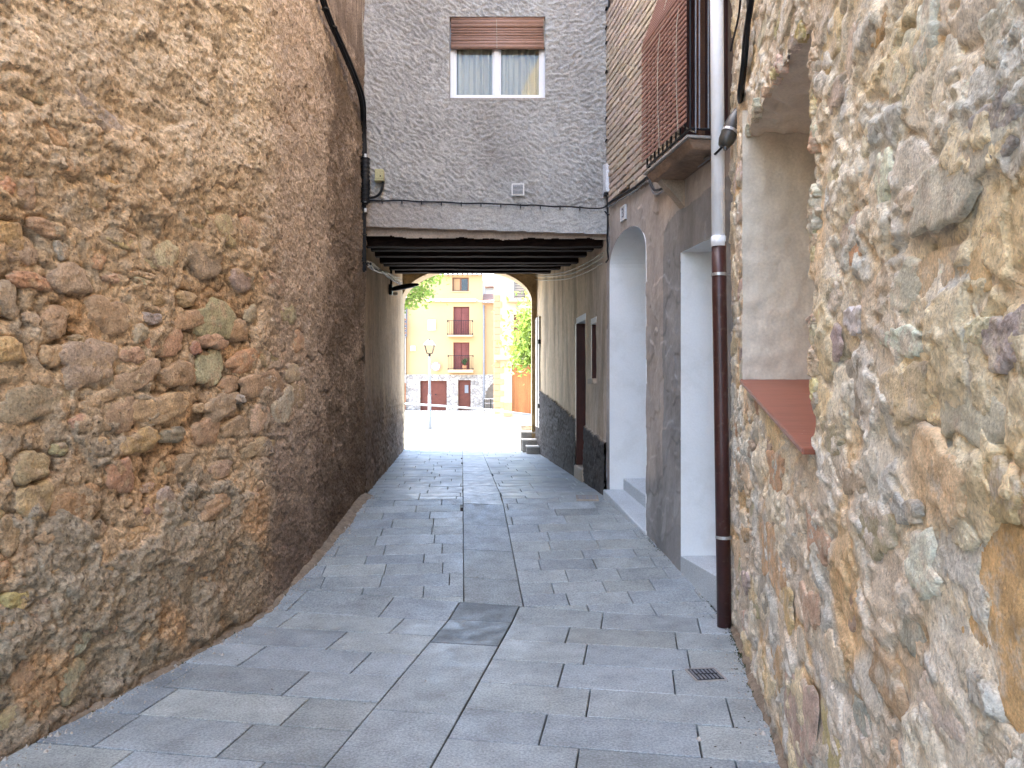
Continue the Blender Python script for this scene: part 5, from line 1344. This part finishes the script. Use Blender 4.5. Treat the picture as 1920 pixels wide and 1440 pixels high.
# rubble ground floor as relief grid
GP = Path([(xL-.7, YH-.02), (xR, YH-.02)])
ro = xL - .7
def Hg(U, V): d1, d2, ci = worley(U*2.6, V*4.2, 3); return .05*sst(.02, .25, d2-d1) + .02*fbm(U*3, V*3, 2, 4)
def Cg(U, V, h):
    d1, d2, ci = worley(U*2.6, V*4.2, 3); c = np.ones(U.shape+(3,))*A(.36, .33, .30)*(.7+.6*ci)[..., None]
    return mixc(c, A(.17, .15, .13), sst(.10, .03, d2-d1)*.8)
arch_c = (P(936, 0, YH).x, 1.0)
def hg(U, V):
    X = U + ro; m = np.zeros(U.shape, bool)
    for r in dn: m |= (X > r[0]) & (X < r[2]) & (V < r[3])
    xa0 = P(910, 0, YH).x; m |= (X > xa0) & (V < P(0, 745, YH).z + (P(0, 713, YH).z - P(0, 745, YH).z)*np.sqrt(np.clip((X-xa0)/.75, 0, 1)))
    return m
grid('stone_base', GP, 1, np.arange(0, GP.len, .05), np.arange(0, zS+.02, .05), Hg, Cg, M['rubble_far'], yh, hg)
MB().box((xL, YH+.36, .0), (xR-.9, YH+8, zE)).build('masonry_core', M['core'], yh)
MB().box((xR-1.0, YH+1.6, .0), (xR+.3, YH+1.8, 6)).build('archway_back', M['core'], yh)
def door_far(x0, y0, x1, y1, Y, parent, leaves=1, m=M['red_door']):
    d = fb('door', x0, y0, x1, y1, Y, -.22, -.27, m, parent)
    for k in range(leaves):
        w = (x1-x0)/leaves; a = x0 + w*k
        for j in range(2):
            fb('door_panel', a+w*.12, y0+(y1-y0)*(.08+.46*j), a+w*.88, y0+(y1-y0)*(.46+.46*j), Y, -.20, -.218, m, d)
    return d
fb('door_surround', 783.5, 712, 788, 769, YH, .03, -.1, M['cream'], yh); fb('door_surround', 838, 712, 840, 769, YH, .03, -.1, M['cream'], yh)
fb('door_surround', 855.5, 711, 859, 768, YH, .03, -.1, M['cream'], yh); fb('door_surround', 788, 711, 838, 714, YH, .03, -.1, M['balcony_slab'], yh)
g1 = door_far(788, 714, 838, 769, YH, yh, 2); door_handle = fb('handle', 815, 739, 818, 740.5, YH, -.17, -.2, M['blackmetal'], g1)
g2 = door_far(859, 713, 882, 768, YH, yh, 1); fb('grille', 871, 722, 878, 737, YH, -.15, -.2, M['greymetal'], g2)
for (r, louv) in ((ops[2], 1), (ops[3], 1)):
    w = fb('balcony_door', r[0], r[1], r[2], r[3], YH, -.24, -.28, M['red_shutter'], yh)
    n = 14
    for k in range(2):
        x0 = r[0] + 1.2 + k*(r[2]-r[0]-1.2)/2; x1 = x0 + (r[2]-r[0])/2 - 2
        lf = fb('shutter', x0, r[1]+1, x1, r[3]-1, YH, -.18, -.23, M['red_shutter'], w)
        for j in range(n):
            yy_ = r[1]+3+(r[3]-r[1]-6)*j/n; fb('slat', x0+1.5, yy_, x1-1.5, yy_+1.5, YH, -.16, -.178, M['red_shutter'], lf)
r = ops[4]; w = fb('window', r[0], r[1], r[2], r[3], YH, -.26, -.30, M['interior'], yh)
fr = MB()
for (a, b, c, d) in ((r[0], r[1], r[2], r[1]+2), (r[0], r[3]-2, r[2], r[3]), (r[0], r[1]+2, r[0]+2.5, r[3]-2), (r[2]-2.5, r[1]+2, r[2], r[3]-2), (862, r[1]+2, 865, r[3]-2)): fbox(fr, a, b, c, d, YH, -.2, -.259)
fr.build('frame', M['wood_warm'], w); fb('curtain', 850.5, 522, 862, 544, YH, -.22, -.25, M['orange'], w); fb('pane', 865, 522, 876.5, 544, YH, -.225, -.235, M['glass'], w); fb('sill', 846, 546, 881, 547.2, YH, .08, -.2, M['balcony_slab'], w)
for (x0, x1, yt, yb, yr, nm) in ((841, 888, 693.5, 699, 667, 'lower'), (840, 887, 629, 632, 602, 'upper')):
    s_ = fb('balcony', x0, yt, x1, yb, YH, .55, -.0, M['balcony_slab'], yh)
    fb('rail', x0, yr, x1, yr+1, YH, .55, .51, M['blackmetal'], s_)
    fb('rail', x0, yt-2, x1, yt-1.2, YH, .55, .51, M['blackmetal'], s_)
    for k in range(15):
        x = x0 + .6 + (x1-x0-1.2)*k/14; fb('bar', x-.22, yr+1, x+.22, yt, YH, .54, .52, M['blackmetal'], s_)
    for x in (x0+.4, x1-.4):
        fb('corner_post', x-.9, yr-.5, x+.9, yr+3, YH, .57, .50, M['blackmetal'], s_); fb('corner_post', x-.9, yt-3, x+.9, yt, YH, .57, .50, M['blackmetal'], s_)
        MB().tube([P(x, yr+.5, YH-.52), P(x, yr+.5, YH)+Vector((0,0,-.0))], .02, 5).build('side_rail', M['blackmetal'], s_)
# plant on the lower balcony
pp = thing('potted_plant', 'spiky green plant in a pot on the lower iron balcony', 'plant', tuple(P(871, 693, YH-.35)))
c = P(871, 693, YH-.35); MB().tube([(c.x, c.y, c.z), (c.x, c.y, c.z+.3)], [.13, .18], 10).build('pot', M['quoin'], pp)
lf = MB()
for k in range(46):
    a = rnd.uniform(0, 6.28); l_ = rnd.uniform(.4, .85); t = rnd.uniform(.15, .8); d = Vector((math.cos(a)*t, math.sin(a)*t*.5, 1)).normalized()
    p1 = Vector((c.x, c.y, c.z+.28)); p2 = p1 + d*l_*.6; p3 = p1 + d*l_ + Vector((d.x*.2, 0, -.1)); s2 = Vector((math.sin(a), -math.cos(a), 0))*.03
    lf.add([p1-s2, p1+s2, p2+s2, p2-s2, p3], [(0,1,2,3), (3,2,4)])
lf.build('leaves', M['pot_plant'], pp)
# eaves with rafter ends, roof
for k in range(11):
    x = 812 + k*9; fb('rafter_end', x, 512.5, x+3, 515.5, YH, .5, -.1, M['wood_warm'], yh)
e0 = P(757, 0, YH).x; e1 = P(908, 0, YH).x
MB().add([(e0, YH-.6, zE+.08), (e1, YH-.6, zE+.08), (e1, YH+4, zE+1.6), (e0, YH+4, zE+1.6), (e0, YH-.6, zE+.2), (e1, YH-.6, zE+.2), (e1, YH+4, zE+1.75), (e0, YH+4, zE+1.75)], [(0,3,2,1),(4,5,6,7),(0,1,5,4),(1,2,6,5),(2,3,7,6),(3,0,4,7)]).build('roof', M['roof'], yh)
MB().add([(xM-.1, YH-.4, zA2+.0), (xR+.2, YH-.4, zA2+.0), (xR+.2, YH+4, zA2+1.), (xM-.1, YH+4, zA2+1.), (xM-.1, YH-.4, zA2+.15), (xR+.2, YH-.4, zA2+.15), (xR+.2, YH+4, zA2+1.2), (xM-.1, YH+4, zA2+1.2)], [(0,3,2,1),(4,5,6,7),(0,1,5,4),(1,2,6,5),(2,3,7,6),(3,0,4,7)]).build('annex_roof', M['roof'], yh)
fb('awning_cassette', 795, 561, 893, 565.5, YH, .25, 0, M['whiteish'], yh)
MB().tube([P(907, 572, YH-.12), P(907.3, 700, YH-.12), P(907, 775, YH-.12)], .06, 8).build('rain_pipe', M['greymetal'], yh, True)
MB().tube(smooth_pts([P(768, 563, YH-.1), P(763, 566, YH-.1), P(762.5, 600, YH-.1), P(762, 632, YH-.1)]), .05, 8).build('rain_pipe', M['greymetal'], yh, True)
fb('string_course', 762, 701.5, 926, 702.8, YH, .06, 0, M['balcony_slab'], yh)
sg = thing('wall_plaque', 'white framed plaque with a thin upright mark on the yellow house', 'sign', tuple(P(810, 610, YH-.05)))
fb('panel', 802.5, 600, 817, 619.5, YH, .06, .01, M['sign_white'], sg); fb('mark', 808.5, 604.5, 810.5, 614, YH, .07, .062, M['sign_dark'], sg)
for q in ((802.5, 599, 817, 600.2), (802.5, 618.6, 817, 619.8), (816, 600.2, 817.2, 618.6), (802, 600.2, 803, 618.6)): fb('border', *q, YH, .075, .062, M['greymetal'], sg)
fb('mark', 806, 614.5, 813.5, 615.3, YH, .07, .062, M['sign_dark'], sg)
mb_ = thing('meter_box', 'small white meter box low on the left of the yellow house', 'junction box', tuple(P(775, 654, YH-.05))); fb('box', 770, 649, 779, 658, YH, .15, 0, M['sign_white'], mb_, .02); fb('lid', 771, 650, 778, 657, YH, .17, .152, M['whiteish'], mb_)
# round faded sign on a post in front
ns = thing('no_parking_sign', 'faded round red and pale parking sign on the yellow house wall', 'sign', tuple(P(817, 687, YH-.2)))
c = P(817, 687, YH-.25); R_ = .36
def disc(r, y0, y1, m, nm): MB().tube([(c.x, y0, c.z), (c.x, y1, c.z)], r, 28).build(nm, m, ns)
disc(R_, c.y, c.y+.03, M['sign_red'], 'disc'); disc(R_*.76, c.y-.006, c.y-.001, M['sign_white'], 'face')
dgl = MB(); dgl.box((c.x-R_*.8, c.y-.012, c.z-.04), (c.x+R_*.8, c.y-.008, c.z+.04)); Rm = Matrix.Rotation(math.radians(-45), 3, 'Y'); dgl.v = [Rm @ (p-c) + c for p in dgl.v]; dgl.build('bar', M['sign_red'], ns)
MB().tube([(c.x, c.y+.03, c.z), (c.x, YH, c.z)], .03, 6).build('bracket', M['greymetal'], ns)
# bracket + overhead cable
oc = MB(); pts = smooth_pts([P(893, 562.5, 57), P(902, 566, 55), P(915, 565, 52), P(925, 563, 50), P(935, 568, 48), P(948, 573, 46), P(975, 575, 43.5), P(1003, 576, 41)]); oc.tube(pts, .045, 6)
o = oc.build('overhead_cable', M['greymetal'], None, True); tag(o, 'grey cable strung from the yellow house to the quoined house over the plaza', 'cable')

# quoined house, Y=44
QH = 44.
qh = thing('quoined_house', 'peach and cream house with orange quoins and a large wooden gate beyond the arch', 'building', (1, QH, .15))
q0x = P(926, 0, QH).x; opq = [(960, 684, 1001, 776), (963, 590, 984, 667), (964, 528, 985, 560)]
wall_with_openings('wall', q0x, 7, 0, 11, QH, [rc(r, QH) for r in opq], M['cream'], qh)
MB().box((q0x, QH+.36, 0), (7, QH+7, 11)).build('masonry_core', M['core'], qh)
MB().box((q0x-.3, QH-.5, 11), (7.3, QH+7.3, 11.3)).build('roof', M['roof'], qh)
h = (775-678)/9
for k in range(9):
    y1 = 775 - h*k; wq = 945 if k % 2 else 937.5
    fb('quoin', 926, y1-h+.5, wq, y1, QH, .05, -.02, M['quoin'] if k else M['quoin'], qh, .02)
for k in range(9):
    y1 = 664 - 12.4*k; wq = 941 if k % 2 else 937
    fb('quoin', 926, y1-12.4+.5, wq, y1, QH, .05, -.02, M['orange'], qh, .02)
fb('plinth', 945, 755, 960, 780, QH, .06, -.02, M['quoin'], qh)
gt = fb('gate', 960, 684, 1001, 776, QH, -.20, -.26, M['gate'], qh)
for k in range(10):
    x = 960.5 + k*4.05; fb('plank', x, 685, x+3.6, 775, QH, -.17+.01*(k % 2), -.198, M['gate'], gt)
fb('gate_rail', 960.5, 700, 1001, 703, QH, -.15, -.165, M['gate'], gt)
b1_ = fb('balcony', 927.5, 667, 1001, 675, QH, .5, -.0, M['balcony_slab'], qh)
fb('rail', 937, 629.5, 985, 630.8, QH, .45, .42, M['rail_white'], b1_)
for k in range(12): x = 937.5 + k*4.2; fb('bar', x, 630.8, x+.6, 667, QH, .45, .43, M['rail_white'], b1_)
w = fb('balcony_door', 963, 590, 984, 667, QH, -.2, -.26, M['red_shutter'], qh); fb('frame', 963, 590, 965.5, 667, QH, -.12, -.198, M['wood_warm'], w)
b2_ = fb('balcony', 950, 561, 1001, 567, QH, .5, -.0, M['balcony_slab'], qh)
for k in range(5): x = 952 + k*3.2; fb('bar', x, 520, x+.8, 561, QH, .45, .43, M['rail_white'], b2_)
w = fb('window', 964, 528, 985, 560, QH, -.15, -.25, M['interior'], qh)
for k in range(10): fb('slat', 965, 529+k*3, 984, 530.8+k*3, QH, -.1, -.149, M['core'], w)
# small step rail at archway
ar = thing('step_rail', 'short dark metal rail by the low archway of the yellow house', 'railing', tuple(P(908, 784, 50)))
for x in (908, 920): MB().tube([P(x, 786, 50), P(x, 748, 50)], .04, 6).build('post', M['lamp_black'], ar)
for y in (748, 756, 770, 777): MB().tube([P(908, y, 50), P(928, y, 50)], .025, 6).build('rail', M['greymetal'], ar)
# other plaza-side houses
lh = thing('side_house', 'narrow stone house with an orange door left of the yellow house', 'building', (-10, 56, .2))
x0_ = P(700, 0, 57.9).x
wall_with_openings('wall', x0_, xL-.05, 0, P(0, 560, YH).z, 57.6, [rc((752, 718, 760, 768), 57.6)], M['rubble_far'] if 0 else M['whiteish'], lh)
MB().box((x0_, 57.96, 0), (xL-.1, 64, P(0, 561, YH).z)).build('masonry_core', M['core'], lh)
d = fb('door', 752, 718, 760, 768, 57.6, -.1, -.15, M['gate'], lh); fb('door_panel', 753.5, 722, 758.5, 764, 57.6, -.08, -.098, M['gate'], d)
for k in range(8): fb('roof_tile', 749, 598+k*4.2, 762, 600.6+k*4.2, 57.6, .3-.02*k, .01, M['sign_dark'] if k % 2 else M['roof'], lh)
fb('stone_strip', 751, 633, 761, 700, 57.6, .04, .0, M['kerb'], lh)
wb = thing('pale_house', 'tall pale house rising behind the gap between yellow and quoined houses', 'building', (-1.5, 66, .2))
MB().box((P(905.5, 0, 66).x, 66, 0), (P(950, 0, 66).x, 72, P(0, 540, 66).z)).build('wall', M['whiteish'], wb)
MB().box((P(928, 0, 66).x, 65.7, P(0, 540, 66).z), (P(940, 0, 66).x, 66.5, P(0, 524, 66).z)).build('chimney', M['quoin'], wb)
MB().box((P(904, 0, 66).x, 65.6, P(0, 540, 66).z), (P(952, 0, 66).x, 72.5, P(0, 537, 66).z)).build('roof', M['roof'], wb)

# trees --------------------------------------------------------------
def tree(name, label, base, trunk_pts, crowns, nleaf, size, seed):
    r_ = random.Random(seed); t = thing(name, label, 'tree', base)
    MB().tube(smooth_pts(trunk_pts, 1), [.16 - .1*i/(len(smooth_pts(trunk_pts, 1))-1) for i in range(len(smooth_pts(trunk_pts, 1)))], 9).build('trunk', M['bark'], t, True)
    top = Vector(trunk_pts[-1]); lb = MB(); twigs = MB()
    for (c, R3, share) in crowns:
        c = Vector(c)
        for k in range(5):
            d = Vector((r_.gauss(0, 1)*R3[0], r_.gauss(0, 1)*R3[1], r_.gauss(0, 1)*R3[2]))*.5; twigs.tube(smooth_pts([top, top.lerp(c, .5) + Vector((0, 0, .2)), c + d], 1), [.05, .04, .03, .02, .015, .01][:len(smooth_pts([top, top, top], 1))], 5)
        cl = []
        for k in range(int(30*share)+8):
            while True:
                q = Vector((r_.uniform(-1, 1), r_.uniform(-1, 1), r_.uniform(-1, 1)))
                if q.length < 1: break
            cl.append((c + Vector((q.x*R3[0], q.y*R3[1], q.z*R3[2])), r_.uniform(.18, .42)))
        for k in range(int(nleaf*share)):
            cc_, rr_ = r_.choice(cl); p = cc_ + Vector((r_.gauss(0, rr_), r_.gauss(0, rr_), r_.gauss(0, rr_*.7)))
            s = size*r_.uniform(.6, 1.3); n = Vector((r_.gauss(0, 1), r_.gauss(0, 1), r_.gauss(0, 1)+.8)).normalized(); a = n.orthogonal().normalized(); a = (Matrix.Rotation(r_.uniform(0, 6.28), 3, n) @ a); b = n.cross(a)
            lb.add([p - a*s, p - b*s*.55 - a*s*.2 , p - b*s*.35 + a*s*.5, p + a*s + n*(-s*.3), p + b*s*.35 + a*s*.5, p + b*s*.55 - a*s*.2], [(0,1,2,3), (0,3,4,5)])
    twigs.build('branches', M['bark'], t, True)
    lb.build('crown', M['leaf'], t)
tree('plane_tree', 'bright green leafy tree hanging in from the right of the arch', (2.3, 24, .2), [(2.3, 24, .2), (2.2, 24, 1.6), (2.0, 24, 3.0)],
     [((1.6, 24, 4.2), (1.3, 1.1, 1.1), .6), ((.86, 23.7, 3.35), (.30, .5, .75), .30), ((.5, 23.7, 2.75), (.2, .3, .4), .12)], 5200, .085, 3)
tree('plane_tree', 'sunlit light green tree showing at the upper left of the arch', (-6.6, 30, .1), [(-6.6, 30, .1), (-6.4, 30, 2.5), (-6.1, 30, 4.6)],
     [((-5.6, 30, 6.2), (1.6, 1.4, 1.3), .7), ((-3.85, 29.7, 5.5), (.6, .5, .28), .09), ((-3.2, 29.7, 6.1), (.4, .4, .22), .05), ((-4.25, 29.7, 5.0), (.3, .3, .22), .03)], 5200, .085, 8)
